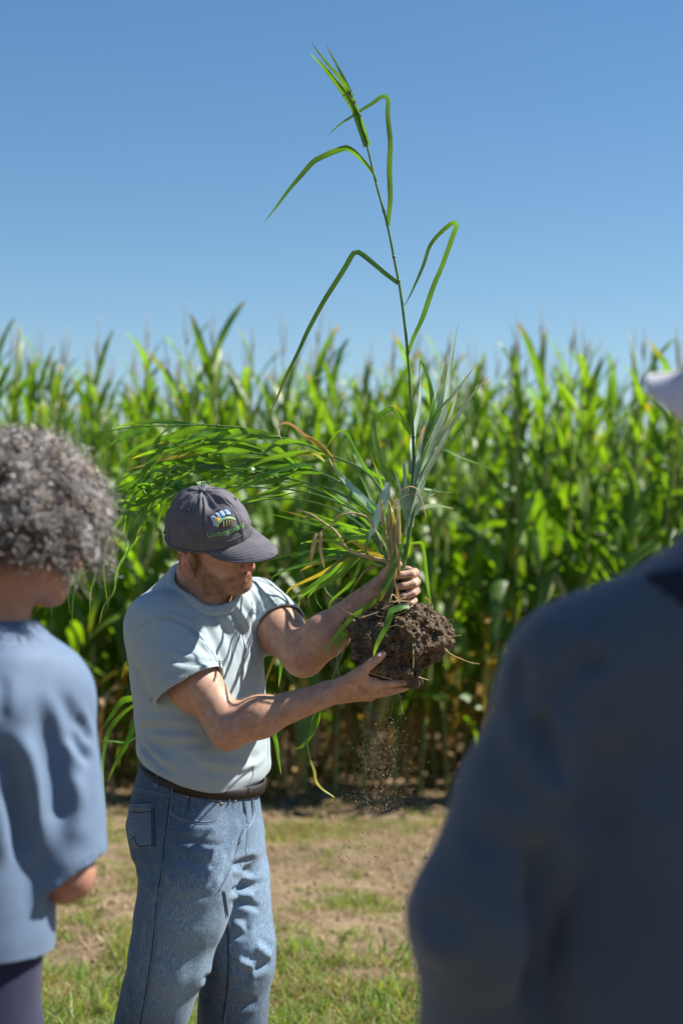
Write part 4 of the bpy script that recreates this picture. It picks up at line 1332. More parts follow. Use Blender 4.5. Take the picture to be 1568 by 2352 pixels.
# emblem and lettering embroidered on the front panels: x along the band towards his left, y up, in metres
def em(x, y, off):
    la = .36 + y / .150
    la = min(max(la, 0.02), .95)
    return cap_pt(-x / (.098 * max(math.cos(la * math.pi / 2) ** .8, .2)) + EMAZ, la, off)
EMAZ = .49
def flat(poly, off, nm, mat, sub=5):
    import mathutils.geometry as mg
    # dense triangulated patch that follows the crown
    pts = [Vector((x, y)) for x, y in poly]
    dense = []
    for i in range(len(pts)):
        a_, b_ = pts[i], pts[(i + 1) % len(pts)]
        k = max(1, int((b_ - a_).length / .0035))
        dense += [a_ + (b_ - a_) * q / k for q in range(k)]
    ctr = sum(dense, Vector((0, 0))) / len(dense)
    VV = []; FF = []
    m_ = len(dense); rg = 4
    for r_ in range(rg, 0, -1):
        for p_ in dense:
            q = ctr + (p_ - ctr) * r_ / rg
            VV.append(em(q.x, q.y, off + (.0012 if r_ < rg else 0)))
    VV.append(em(ctr.x, ctr.y, off + .0012))
    for r_ in range(rg - 1):
        for i in range(m_):
            FF.append([r_ * m_ + i, r_ * m_ + (i + 1) % m_, (r_ + 1) * m_ + (i + 1) % m_, (r_ + 1) * m_ + i])
    for i in range(m_): FF.append([(rg - 1) * m_ + i, (rg - 1) * m_ + (i + 1) % m_, rg * m_])
    return add(nm, np.array(VV), FF, mat, cap, False)
def thread(nm, c_): return plain(nm, c_, .6, .4, var=.2, scale=500, bump=.3)
T_BLUE = thread('embroidery_pale_blue', (.36, .55, .82)); T_YEL = thread('embroidery_yellow', (.75, .46, .06)); T_GRN = thread('embroidery_green', (.22, .52, .16)); T_BRN = thread('embroidery_brown', (.12, .06, .04)); T_LG = thread('embroidery_light_green', (.45, .70, .35))
k = .00112
def sc_(pl): return [(x * k, y * k) for x, y in pl]
flat(sc_([(-23, 22), (-15, 24), (-12, 6), (-17, 0), (-23, 2)]), .0012, 'emblem_block', T_BLUE)
flat(sc_([(-12, 28), (-6, 29), (-4, 15), (-9, 10)]), .0012, 'emblem_block', T_BLUE)
flat(sc_([(-4, 30), (4, 30), (5, 18), (-2, 16)]), .0012, 'emblem_block', T_BLUE)
flat(sc_([(6, 30), (12, 29), (20, 16), (14, 16), (7, 18)]), .0012, 'emblem_block', T_BLUE)
flat(sc_([(14, 28), (23, 18), (21, 15)]), .0012, 'emblem_corner', M_CAPDARK)
flat(sc_([(-14 + 4.6 * math.cos(q), 13.5 + 4.6 * math.sin(q)) for q in np.linspace(0, 2 * math.pi, 15)[:-1]]), .0026, 'emblem_sun', T_YEL)
arc = [(24 * math.cos(q) * 1.0 + 2, -4 + 19 * math.sin(q)) for q in np.linspace(R(165), R(25), 16)]
arc2 = [(20 * math.cos(q) * 1.0 + 3, -5 + 14.5 * math.sin(q)) for q in np.linspace(R(25), R(165), 16)]
for i in range(15):
    flat(sc_([arc[i], arc[i + 1], arc2[14 - i], arc2[15 - i]]), .0020, 'emblem_field', T_LG)
flat(sc_([(-15, -3), (-11, 4), (-4, 8.5), (5, 9), (14, 6), (22, 12), (22, 2), (12, -4), (0, -5)]), .0016, 'emblem_soil', T_BRN)
for x in (-6, 0, 6, 12):
    bS = Bag(); bS.put(*tube([em((x + q * 2.4) * k, (-3 + q * 10) * k, .0032) for q in np.linspace(0, 1, 6)], .0005, 4)); bS.make('emblem_root', T_LG, cap)
fc = bpy.data.curves.new('lettering', 'FONT'); fc.body = 'Understanding'; fc.size = .0148; fc.align_x = 'CENTER'; fc.extrude = 0; fc.resolution_u = 3; fc.space_character = 1.05
tmp = bpy.data.objects.new('lettering_source', fc); COL.objects.link(tmp)
dgph = bpy.context.evaluated_depsgraph_get(); tm = bpy.data.meshes.new_from_object(tmp.evaluated_get(dgph))
VV = np.array([em(v.co.x + .001, v.co.y - .020, .0022) for v in tm.vertices]); FF = [list(p.vertices) for p in tm.polygons]
bpy.data.objects.remove(tmp); bpy.data.curves.remove(fc)
lo_ = add('lettering', VV, FF, T_GRN, cap, False)
md = lo_.modifiers.new('thickness', 'SOLIDIFY'); md.thickness = .0012; md.offset = 1
# adjuster strap at the back
V_, F_ = tube([cap_pt(a_, .03, .003) for a_ in np.linspace(math.pi - .45, math.pi + .45, 14)], .004, 6); add('strap', V_, F_, M_CAPDARK, cap)
# ================================================================== THE UPROOTED GRASS PLANT
PY = 4.02
plant = empty('grass_plant', tuple(P(915, 1440, PY)), 'tall uprooted grass plant with drooping leaves and a clod of dark soil', 'grass plant')
M_BLADE = leafmat('grass_leaf', (.048, .135, .020), (.100, .215, .030), (2.2, 2.0, .32), .7, .36, tw=.42, sc_=25, attr=True)
M_SILVER = leafmat('grass_leaf_waxy_sunlit', (.26, .38, .27), (.44, .54, .44), (1.0, 1.2, .6), 1.0, .28, tw=.22, sc_=25, attr=True)  # waxy bloom, paled further so the base colour carries the sun's sheen
M_STEM = plain('grass_stem', (.075, .165, .030), .42, .5, var=.25, scale=40)
M_DRYL = leafmat('grass_leaf_dry', (.34, .22, .10), (.46, .36, .19), (1.2, 1.0, .6), .3, .6, tw=.25, sc_=30, attr=True)
M_STRAWL = leafmat('grass_straw', (.50, .42, .24), (.62, .55, .34), (1.1, 1.0, .6), .4, .5, tw=.25, sc_=30, attr=True)
M_YELL = leafmat('grass_leaf_yellow', (.30, .30, .04), (.46, .36, .06), (1.3, 1.2, .3), .4, .5, tw=.4, sc_=25, attr=True)
ps = [0]
def yb(u): return 4.02 + .30 * (1 - math.exp(-max(0.0, 905.0 - u) / 75.0))     # the bunch swings back, behind his head and far shoulder
def back(S, d=0.0): return [(p[0], p[1], yb(p[0]) + d * min(1, max(0, (905 - p[0]) / 150))) for p in S]
def G(pts, w, mat=None, roll=(.35, .35), n=18, nm='leaf', fold_=.16, base=.55, tip=1.0, label=None, y=PY):
    """A leaf along picture points (u, v[, distance]) with its real width in millimetres."""
    ps[0] += 1
    q = [P(*(p if len(p) == 3 else (p[0], p[1], y))) for p in pts]
    rr_ = random.Random(ps[0]); sg = -1 if (mat is M_SILVER or (ps[0] > 12 and rr_.random() < .45)) else 1; roll = (sg * roll[0], sg * roll[1])
    V_, F_ = ribbon(q, w * .00115, n, (roll[0] + rr_.gauss(0, .12), roll[1] + rr_.gauss(0, .35)), fold_, base, tip, .035, seed=ps[0])
    o = add(nm, V_, F_, mat or M_BLADE, plant, True, leaf_tint(n, ps[0], tips=mat in (None, M_BLADE, M_SILVER)))
    if label: o['label'] = label
    return o
def stem(pts, r, mat=None, nodes=(), nm='stem', n=40):
    q = catmull([P(*(p if len(p) == 3 else (p[0], p[1], PY))) for p in pts], n)
    bg_ = Bag(); bg_.put(*tube(q, [x * .001 for x in r], 8))
    for f in nodes:
        i = int(f * (n - 1)); d_ = unit(q[min(i + 1, n - 1)] - q[i - 1]); rr = np.interp(f, np.linspace(0, 1, len(r)), r) * .001
        bg_.put(*tube([q[i] - d_ * .004, q[i], q[i] + d_ * .004], [rr, rr * 1.5, rr], 8))
    return bg_.make(nm, mat or M_STEM, plant)

# the tall stalk
stem([(917, 1425), (922, 1330), (938, 1240), (949, 1163), (949, 1080), (948, 1001), (943, 920), (940, 861), (935, 805), (930, 753), (919, 667), (908, 610), (890, 520), (863, 419), (842, 333), (826, 285), (817, 255)],
     [3.8, 3.8, 3.8, 3.6, 3.5, 3.2, 2.8, 2.4], None, (.362, .52, .66, .72, .80), n=80)
G([(843, 336), (834, 308), (824, 278), (813, 248), (793, 217), (775, 193), (757, 170), (735, 145), (709, 121)], 17, None, (.15, .1), base=.9)
G([(842, 331), (827, 283), (812, 235), (788, 189), (768, 164), (748, 142), (730, 118), (712, 93)], 10, None, (.5, .2), base=.9)
G([(836, 315), (820, 260), (798, 199), (784, 170), (770, 142), (758, 120), (747, 99)], 9, None, (-.6, -.2), base=.9)
G([(842, 336), (836, 312), (827, 285), (818, 262), (808, 236)], 16, None, (.7, .9), base=.15, nm='leaf_sheath')
bs = Bag()
for q in range(30):
    t_ = rng.random(); c0 = P(803 + 15 * t_, 206 + 40 * t_, PY - .004 + .006 * rng.random()); d_ = unit(np.array([rng.normal() * .5 - .2, rng.normal() * .4, 1.0]))
    bs.put(*tube([c0, c0 + d_ * .004, c0 + d_ * .008], [.0006, .0014, .0003], 5))
tag(bs.make('seed_head', plain('seed_head', (.15, .20, .07), .7, .2, var=.4, scale=90), plant), kind='stuff')
G([(890, 519), (893, 490), (896, 459), (895, 420), (894, 387), (896, 329), (893, 296), (890, 264), (891, 232), (887, 222), (877, 221), (866, 229), (852, 239), (832, 251), (813, 264), (780, 286), (754, 310)], 11.5, None, (.25, .5), 44, base=.75, tip=.8)
G([(866, 417), (852, 390), (831, 365), (811, 347), (795, 339), (778, 344), (759, 351), (738, 361), (719, 372), (690, 405), (660, 441), (630, 482), (600, 519)], 12.5, None, (1.1, -.3), 36, base=.5, tip=.8)
G([(914, 651), (881, 626), (845, 595), (829, 583), (818, 578), (808, 586), (795, 610), (759, 667), (741, 696), (708, 757), (683, 811), (655, 867), (636, 914), (612, 965)], 11, None, (-.3, .7), 40, base=.9, tip=.7)
G([(936, 817), (950, 775), (971, 729), (996, 657), (1012, 620), (1025, 585), (1043, 534), (1049, 516), (1040, 511), (1014, 531), (987, 563), (971, 610), (953, 653), (938, 685), (925, 707)], 14, None, (.7, -.3), 44, base=.7, tip=.8)
G([(945, 998), (930, 976), (912, 948), (899, 939), (872, 952), (860, 964), (857, 987), (865, 1026), (876, 1062), (887, 1095), (891, 1112), (876, 1167, 4.0), (854, 1217, 3.99), (841, 1257, 3.98), (847, 1282, 3.98), (864, 1298, 3.98), (880, 1300, 3.98)], 11, None, (.35, .1), 50, base=.8, tip=.35)
G([(891, 1108, 4.0), (884, 1140, 3.99), (870, 1180, 3.985), (856, 1214, 3.98), (845, 1245, 3.98)], 23, M_SILVER, (.1, .3), 16, base=.3)

# silvery fan leaning to the right, part of its sun sheen in the leaf colour
def fan(pts, w, roll=(.3, .3), mat=None, y1=4.02):
    n = len(pts)
    m_ = mat or M_SILVER
    if m_ is M_SILVER: roll = (.75 + .3 * roll[0], .75 + .3 * roll[1]); w *= 1.35
    G([(a_, c_, PY + (y1 - PY) * i / (n - 1)) for i, (a_, c_) in enumerate(pts)], w, m_, roll, 22, base=.9)
FB = (917, 1335)
stem([(915, 1400), (925, 1320), (938, 1225), (951, 1159), (966, 1105), (1002, 1037), (1041, 965)], [3.5, 3.5, 3.2, 2.8, 2.2], M_STEM)
fan([(944, 1190), (955, 1150), (970, 1100), (1005, 1035), (1041, 968), (1077, 915), (1105, 882), (1128, 861)], 14, (.1, .4), None, 3.98)
fan([(945, 1180), (954, 1130), (966, 1085), (990, 1030), (1020, 985), (1040, 935), (1051, 893)], 17, (.0, .5), None, 4.0)
fan([(943, 1150), (950, 1100), (965, 1040), (990, 985), (1010, 930), (1025, 870), (1028, 850)], 16, (.2, .1), None, 4.04)
fan([(943, 1165), (952, 1110), (975, 1050), (1003, 990), (1018, 950), (1026, 900), (1032, 845), (1040, 800), (1047, 765), (1055, 742)], 13, (.3, -.3), None, 4.05)
fan([(941, 1140), (950, 1080), (962, 1030), (985, 985), (1010, 940), (1042, 905), (1068, 880)], 13, (1.0, .6), M_BLADE, 4.03)
fan([(941, 1090), (945, 1030), (950, 990), (962, 935), (966, 868)], 12, (.2, .2), None, 4.06)
fan([(946, 1120), (968, 1050), (985, 1000), (991, 960), (992, 918), (986, 880), (976, 852), (966, 828), (963, 850), (961, 880)], 13, (.2, .4), M_BLADE, 4.03)
fan([(950, 1110), (975, 1040), (1000, 985), (1030, 920), (1060, 880), (1082, 852), (1095, 832)], 8, (.4, .4), None, 4.03)
fan([(946, 1100), (964, 1040), (984, 960), (1000, 900), (1012, 860), (1020, 830)], 9, (.3, .2), None, 4.03)
fan([(948, 1180), (962, 1120), (978, 1060), (1000, 1010), (1024, 975), (1040, 950)], 18, (-.2, .3), None, 3.99)
fan([(942, 1210), (946, 1160), (955, 1100), (960, 1050), (966, 1010), (975, 975)], 14, (.5, .2), None, 4.0)
fan([(950, 1150), (985, 1070), (1006, 1033), (1030, 1036), (1059, 1051), (1095, 1064), (1128, 1077)], 12, (.9, .4), M_BLADE, 4.0)
fan([(975, 1080), (1000, 1050), (1040, 1010), (1062, 990), (1068, 1010)], 7, (.6, .2), M_BLADE, 4.05)
fan([(960, 1120), (990, 1125), (1020, 1130), (1045, 1131)], 6, (.6, .2), M_BLADE, 4.05)
for (a_, c_), (b_, d_) in (((946, 1190), (1003, 1118)), ((950, 1170), (1042, 1168)), ((940, 1180), (1000, 1132)), ((935, 1170), (925, 1060)), ((930, 1190), (928, 1045)), ((935, 1200), (905, 1080)), ((930, 1230), (960, 1130))):
    G([(a_, c_), ((a_ + b_) / 2, (c_ + d_) / 2 - 8), (b_, d_)], 11, M_SILVER, (.3, .5), 12)
G([(920, 1260), (940, 1249), (958, 1246), (969, 1248), (974, 1270), (977, 1300), (980, 1329), (987, 1380), (995, 1418)], 9, None, (.9, .3), 24, tip=.6)

# long stalk arching over to the left, and its neighbours beneath it
S1 = [(915, 1400), (912, 1310), (900, 1180, 4.02), (870, 1118, 4.02), (829, 1077, 4.02), (753, 1044, 4.02), (690, 1016, 4.04), (627, 1001, 4.10), (575, 985, 4.20), (470, 976, 4.3), (393, 978, 4.34), (316, 980, 4.38), (227, 993, 4.42)]
S1 = back(S1, 0.0)
stem(S1, [3.6, 3.4, 3.2, 3.0, 2.6, 2.2, 1.8, 1.2], None, (.50, .62, .74, .86), n=70)
S2 = [(912, 1400), (906, 1300), (880, 1215, 4.02), (840, 1170, 4.02), (760, 1125, 4.02), (690, 1105, 4.05), (600, 1085, 4.2), (520, 1076, 4.33), (420, 1085, 4.4), (340, 1110, 4.44)]
S2 = back(S2, 0.04)
stem(S2, [3.4, 3.2, 3, 2.6, 2.2, 1.6], None, (.5, .64, .8), n=60)
S3 = [(908, 1400), (900, 1290), (870, 1190, 4.02), (800, 1120, 4.02), (700, 1072, 4.06), (610, 1045, 4.2), (540, 1038, 4.34), (430, 1046, 4.42), (360, 1065, 4.46)]
S3 = back(S3, 0.06)
stem(S3, [3.4, 3.2, 3, 2.6, 2, 1.5], None, (.5, .66, .82), n=60)
S4 = [(906, 1400), (896, 1290), (850, 1200, 4.02), (790, 1160, 4.02), (700, 1130, 4.03), (600, 1120, 4.28), (480, 1118, 4.4), (380, 1135, 4.45), (310, 1190, 4.48), (285, 1270, 4.5)]
S4 = back(S4, 0.08)
stem(S4, [3.2, 3, 2.6, 2, 1.4], None, (.5, .64, .8), n=60)
def left(pts, w, y0=4.2, y1=4.4, roll=(.5, .3), mat=None, n=18, base=.6):
    k_ = len(pts)
    G([(a_, c_, yb(a_) + .02 + .04 * i / k_) for i, (a_, c_) in enumerate(pts)], w, mat, roll, n, base=base)
left([(345, 980), (329, 986), (300, 995), (275, 1008), (250, 1025)], 24, 4.36, 4.36, (.2, .3))
left([(475, 977), (440, 986), (400, 1000), (355, 1012), (320, 1026), (290, 1048), (265, 1072)], 17, 4.3, 4.36, (.6, .8))
left([(560, 985), (520, 995), (480, 1001), (450, 1008), (430, 1014)], 22, 4.22, 4.28, (.5, .2))
left([(690, 1016), (640, 1008), (580, 1004), (520, 1004), (470, 1010), (420, 1020), (380, 1020)], 16, 4.18, 4.3, (.9, .7))
left([(600, 1035), (540, 1018), (480, 1014), (430, 1012), (390, 1013), (360, 1020)], 20, 4.2, 4.34, (.4, .3))
left([(388, 1012), (372, 1030), (350, 1058), (325, 1090), (300, 1115), (284, 1134)], 15, 4.36, 4.36, (.3, .3))
left([(640, 1050), (570, 1024), (520, 1012), (470, 1020), (420, 1040), (380, 1048)], 18, 4.18, 4.32, (.5, .8))
left([(680, 1080), (665, 1058), (640, 1035), (610, 1024), (560, 1034), (500, 1036), (440, 1040)], 18, 4.15, 4.3, (.4, .5))
left([(675, 1070), (655, 1050), (622, 1026), (606, 1025)], 14, 4.14, 4.16, (.3, .3))
left([(452, 1040), (446, 1060), (440, 1085), (436, 1110)], 10, 4.3, 4.28, (.3, .2))
left([(408, 1066), (392, 1080), (378, 1110), (366, 1140)], 10, 4.34, 4.34, (.3, .3))
for i in range(52):                                   # the mass of blades lying leftwards
    r = random.Random(900 + i)
    S = (S1, S2, S3, S4)[r.choice([0, 1, 1, 2, 2, 3, 3])]
    q = catmull([p if len(p) == 3 else (*p, PY) for p in S], 60)
    k_ = int(60 * r.uniform(.42, .92)); b0 = q[k_]
    L = r.uniform(90, 230); up = r.uniform(-26, 16); dr = r.uniform(5, 60)
    pts = [tuple(b0)]
    for s in (.25, .5, .75, 1.0):
        pts.append((b0[0] - L * s * r.uniform(.9, 1.0), b0[1] + up * math.sin(s * 2.4) + dr * s * s, b0[2] + (.10 if b0[0] < 640 else .03) * s * r.uniform(-.3, 1.0)))
    G(pts, r.uniform(9, 21), None if r.random() < .985 else M_YELL, (r.uniform(-.2, 1.2), r.uniform(-.3, 1.1)), 16)
for i in range(8):                                    # tips hanging down at the far left end
    r = random.Random(2000 + i)
    u0 = r.uniform(275, 420); v0 = r.uniform(1060, 1150); L = r.uniform(60, 150)
    G([(u0 + 30, v0 - 20, 4.42), (u0, v0 + L * .2, 4.45), (u0 - 22 * r.random(), v0 + L * .6, 4.46), (u0 - 50 * r.random() + 10, v0 + L, 4.47)], r.uniform(6, 13), None, (r.uniform(.0, 1.0), r.uniform(-.4, .8)), 14)
# the longest shoots fall behind his back and hang almost to his belt
S5 = [(905, 1400), (890, 1280), (840, 1190, 4.02), (740, 1130, 4.05), (600, 1100, 4.3), (450, 1110, 4.48), (340, 1180, 4.55), (285, 1290, 4.56), (255, 1370, 4.56), (227, 1437, 4.56)]
S5 = back(S5, 0.16)
stem(S5, [3, 2.8, 2.4, 2, 1.5, .8], None, (.6, .75, .9), n=60)
for tipx, tipy, u0, v0 in ((166, 1447, 178, 1310), (206, 1418, 220, 1300), (120, 1420, 125, 1310), (161, 1408, 160, 1290), (250, 1400, 240, 1270), (227, 1437, 262, 1340)):
    G([(u0 + 60, v0 - 110, 4.52), (u0 + 12, v0 - 40, 4.55), (u0, v0 + 20, 4.56), ((u0 + tipx) / 2 - 4, (v0 + tipy) / 2, 4.56), (tipx, tipy, 4.56)], 8, None, (.4, .6), 16)
S6 = [(903, 1400), (885, 1290), (820, 1200, 4.02), (700, 1150, 4.02), (560, 1160, 4.45), (440, 1260, 4.58), (370, 1400, 4.6), (325, 1540, 4.6), (290, 1600, 4.6)]
S6 = back(S6, 0.2)
stem(S6, [3, 2.8, 2.4, 2, 1.6, 1.2], None, (.6, .75, .9), n=60)
G([(330, 1600, 4.6), (300, 1604, 4.6), (279, 1611, 4.6), (258, 1640, 4.6), (230, 1680, 4.6)], 18, None, (.4, .5))
G([(320, 1610, 4.6), (280, 1640, 4.6), (250, 1680, 4.6), (236, 1740, 4.6), (236, 1800, 4.6), (240, 1851, 4.6), (243, 1900, 4.6)], 14, None, (.2, .5))
G([(330, 1640, 4.6), (308, 1668, 4.6), (290, 1710, 4.6), (270, 1745, 4.6), (246, 1798, 4.6)], 15, None, (.5, .3))
G([(320, 1690, 4.6), (290, 1705, 4.6), (255, 1702, 4.6), (226, 1702, 4.6)], 8, None, (.9, .6))
G([(322, 1560, 4.6), (304, 1545, 4.6), (294, 1520, 4.6), (285, 1535, 4.6), (280, 1560, 4.6)], 10, None, (.4, .3))

# blades fanning down to the left of the fist
for u1, v1, w_, rl, mt in ((640, 1335, 17, .4, 0), (660, 1425, 16, .3, 0), (692, 1420, 15, .5, 0), (655, 1395, 15, .2, 1), (740, 1400, 14, .4, 0), (765, 1375, 16, .6, 0), (605, 1300, 13, .5, 0), (700, 1330, 16, .3, 0),
                           (620, 1345, 15, .8, 0), (720, 1410, 13, .3, 0), (665, 1290, 15, .6, 0), (690, 1250, 15, .4, 0), (610, 1450, 13, .6, 0), (780, 1440, 13, .4, 0)):
    my = .03 + .05 * rng.random()
    G([(902, 1310, 4.03), (865, 1282, yb(865) + my), (820 + (u1 - 700) * .2, 1272, yb(820) + my), ((860 + u1) / 2 - 12, (1280 + v1) / 2 - 24, yb(u1 * .5 + 430) + my), ((700 + u1 * 3) / 4 - 6, (1290 + v1 * 3) / 4 - 12, yb(u1) + my), (u1, v1, yb(u1) + my)], w_, M_YELL if mt else None, (rl, rl * .4), 22)
for (u1, v1) in ((700, 1190), (735, 1120), (780, 1150), (770, 1000), (760, 1060), (850, 1040), (640, 1170), (690, 1170), (620, 1180), (660, 1215)):
    my = .02 + .06 * rng.random()
    G([(905, 1310, 4.03), (880, 1240, yb(880) + my), ((880 + u1) / 2 + 20, (1240 + v1) / 2 + 6, yb(u1 * .5 + 440) + my), (u1, v1, yb(u1) + my)], 13 + 8 * rng.random(), None, (.2 + rng.random(), .2), 18)
G([(886, 1195, 4.068), (860, 1170, 4.121), (800, 1112, 4.205), (770, 1075, 4.232), (748, 1036, 4.248)], 18, M_SILVER, (.3, .2), 22)
G([(880, 1185, 4.081), (830, 1150, 4.168), (790, 1110, 4.215), (760, 1050, 4.240), (728, 1030, 4.260)], 16, None, (.3, .2), 22)
G([(893, 1102, 4.051), (850, 1085, 4.138), (829, 1058, 4.170), (800, 1002, 4.205), (783, 988, 4.221), (765, 1003, 4.236), (742, 1042, 4.252)], 11, None, (.5, .3), 26)
# yellow and dry ones
G([(770, 1060, 4.232), (750, 1040, 4.247), (725, 1015, 4.262), (700, 1000, 4.273), (675, 978, 4.283), (655, 971, 4.289), (642, 978, 4.293), (641, 998, 4.293), (650, 1013, 4.290)], 11, M_DRYL, (.3, 1.2), 28, label='dry curled leaf')
G([(765, 1055, 4.236), (742, 1030, 4.252), (722, 1012, 4.263), (700, 1003, 4.273)], 14, M_YELL, (.4, .3), 14, label='yellow leaf')
G([(745, 1060, 4.250), (725, 1043, 4.262), (700, 1042, 4.273), (660, 1050, 4.288)], 10, M_YELL, (.5, .4), 14, label='yellow leaf')
G([(880, 1280, 3.99), (850, 1270, 3.98), (825, 1252, 3.98), (808, 1243, 3.98), (790, 1250, 3.98)], 14, M_YELL, (.3, .5), 18, label='yellow leaf')
G([(900, 1310, 3.99), (896, 1250, 3.98), (899, 1200, 3.98), (903, 1165, 3.98), (896, 1130, 3.98)], 10, M_DRYL, (.2, .6), 18, label='straw coloured dry leaf')
G([(908, 1310, 3.985), (912, 1240, 3.975), (905, 1185, 3.975), (900, 1140, 3.975)], 9, M_YELL, (.3, .8), 18, label='straw coloured dry leaf')
G([(898, 1320, 3.985), (888, 1240, 3.975), (893, 1195, 3.975), (887, 1170, 3.975)], 8, M_DRYL, (.5, .8), 18, label='straw coloured dry leaf')
for i in range(15):
    r = random.Random(60 + i)
    u0 = r.uniform(-16, 16)
    G([(912 + u0 * .4, 1320, 3.975), (905 + u0 * .8, 1270, 3.97), (900 + u0 * 1.3, 1215, 3.97), (896 + u0 * 1.8 + r.uniform(-8, 8), 1215 - r.uniform(25, 75), 3.97)], r.uniform(6, 11), [M_DRYL, M_YELL, M_STRAWL][i % 3], (r.uniform(0, .8), r.uniform(0, 1.2)), 14, label='straw coloured dry leaf')
def dry(pts, r, m=None, nm='dry_stem'):
    q = catmull([P(*(p if len(p) == 3 else (p[0], p[1], 3.98))) for p in pts], 30)
    V_, F_ = tube(q, [x * .001 for x in r], 5); return add(nm, V_, F_, m or M_ROOT, plant)
M_ROOT = plain('dry_root', (.42, .31, .17), .85, .2, var=.35, scale=60)
dry([(905, 1300), (894, 1290), (868, 1285), (843, 1278), (815, 1270), (800, 1264), (788, 1248), (770, 1220), (746, 1203), (715, 1182), (681, 1170)], [4.5, 4.5, 3.6, 3, 2.4, 2])
dry([(880, 1255), (860, 1215), (845, 1190), (818, 1179), (795, 1180), (775, 1187), (762, 1205), (748, 1215), (735, 1222), (728, 1236)], [2.6, 2.2, 1.8, 1.4])
dry([(900, 1160), (915, 1132), (940, 1118), (958, 1125), (966, 1145), (973, 1170), (977, 1190), (970, 1196)], [1.4, 1.8, 1.2, 1])
dry([(900, 1160), (930, 1140), (955, 1135), (968, 1160)], [1.2, 1.2, 1])
G([(728, 1225, 4.0), (722, 1245, 4.0), (716, 1275, 4.0), (712, 1300, 4.0)], 12, M_DRYL, (.3, .8), 14, label='dry hanging leaf')
G([(738, 1220, 4.0), (736, 1260, 4.0), (742, 1290, 4.0), (745, 1308, 4.0)], 9, M_DRYL, (.6, .2), 14, label='dry hanging leaf')
G([(870, 1300, 4.0), (840, 1310, 4.0), (815, 1345, 4.0), (800, 1375, 4.0), (808, 1390, 4.0)], 6, M_DRYL, (.6, 1.2), 18, label='dry curled leaf')
# in front of the fist and the clod
G([(918, 1250, 3.955), (906, 1290, 3.95), (896, 1320, 3.95), (885, 1348, 3.95), (872, 1375, 3.95), (862, 1392, 3.95)], 17, None, (.25, .2), 18, base=.8, tip=.5)
G([(876, 1368, 3.95), (850, 1388, 3.95), (825, 1406, 3.95), (806, 1418, 3.95), (790, 1438, 3.95), (771, 1460, 3.95), (755, 1488, 3.95), (739, 1516, 3.95)], 12, None, (.5, .3), 24, base=.9)
G([(940, 1392, 3.93), (920, 1396, 3.92), (900, 1402, 3.915), (894, 1420, 3.905), (886, 1442, 3.90), (876, 1460, 3.90), (866, 1480, 3.90), (857, 1508, 3.90)], 15, None, (.3, .2), 26, base=.5, tip=.6)
G([(905, 1330, 3.965), (908, 1300, 3.95), (912, 1270, 3.95), (906, 1240, 3.95)], 9, M_DRYL, (.3, .3), 12, label='brown dry leaf across the fingers')
G([(915, 1395, 3.97), (912, 1360, 3.955), (905, 1330, 3.95), (907, 1310, 3.95)], 7, M_DRYL, (.3, .3), 12, label='brown dry leaf across the fingers')
for i in range(16):
    r = random.Random(70 + i)
    stem([(917 + r.uniform(-34, 34), 1424, 4.01 + r.uniform(-.03, .03)), (916 + r.uniform(-14, 12), 1370, 4.0 + r.uniform(-.02, .02)), (914 + r.uniform(-12, 12), 1310, 4.01), (905 + r.uniform(-24, 24), 1250, 4.02)], [3.2, 3, 2.6, 1.8], [M_STEM, M_STEM, M_YELL, M_DRYL][i % 4], (), 'stem', 14)
for i in range(10):
    r = random.Random(170 + i)
    dry([(905 + r.uniform(-25, 30), 1400, 3.96), (890 + r.uniform(-25, 60), 1385 + r.uniform(-20, 10), 3.94), (880 + r.uniform(-30, 90), 1395 + r.uniform(-20, 20), 3.93), (880 + r.uniform(-40, 100), 1410 + r.uniform(-5, 20), 3.93)], [1.6, 1.3, .8], [M_ROOT, M_DRYL][i % 2], 'dry_stem')
# stragglers hanging below the arm
stem([(800, 1470, 4.02), (770, 1540, 4.14), (745, 1600, 4.14), (728, 1640, 4.14), (706, 1690, 4.14), (708, 1725, 4.14), (714, 1755, 4.14), (724, 1797, 4.14), (742, 1815, 4.14), (764, 1829, 4.14)], [2, 1.8, 1.5, 1.2, .9], n=50)
G([(735, 1620, 4.14), (724, 1650, 4.14), (716, 1680, 4.14), (706, 1700, 4.14), (690, 1717, 4.14), (672, 1721, 4.14)], 14, None, (.4, .6), 20)
G([(733, 1630, 4.14), (728, 1660, 4.14), (712, 1690, 4.14), (704, 1697, 4.14)], 12, None, (.3, .2), 14)
G([(712, 1745, 4.14), (722, 1770, 4.14), (726, 1795, 4.14), (740, 1812, 4.14), (757, 1824, 4.14), (768, 1832, 4.14), (758, 1838, 4.14), (752, 1846, 4.14)], 7, M_YELL, (.4, .8), 20, label='yellow withered tip')
G([(640, 1640, 4.2), (630, 1680, 4.2), (636, 1712, 4.2), (640, 1745, 4.2), (646, 1780, 4.2)], 11, None, (.2, .5), 18)
G([(640, 1475, 4.3), (648, 1500, 4.3), (645, 1535, 4.3), (640, 1580, 4.3)], 11, None, (.2, .5), 14)
G([(655, 1450, 4.25), (640, 1490, 4.25), (622, 1530, 4.25), (608, 1575, 4.25), (612, 1600, 4.25)], 8, M_YELL, (.2, .5), 14, label='yellow leaf')
dry([(796, 1470, 3.98), (780, 1495, 3.98), (774, 1520, 3.98), (780, 1562, 3.98)], [1.5, 1, .8])
G([(800, 1455, 3.97), (787, 1460, 3.97), (776, 1475, 3.97), (773, 1494, 3.97)], 13, M_BLADE, (.1, .4), 12, label='pale broken leaf')

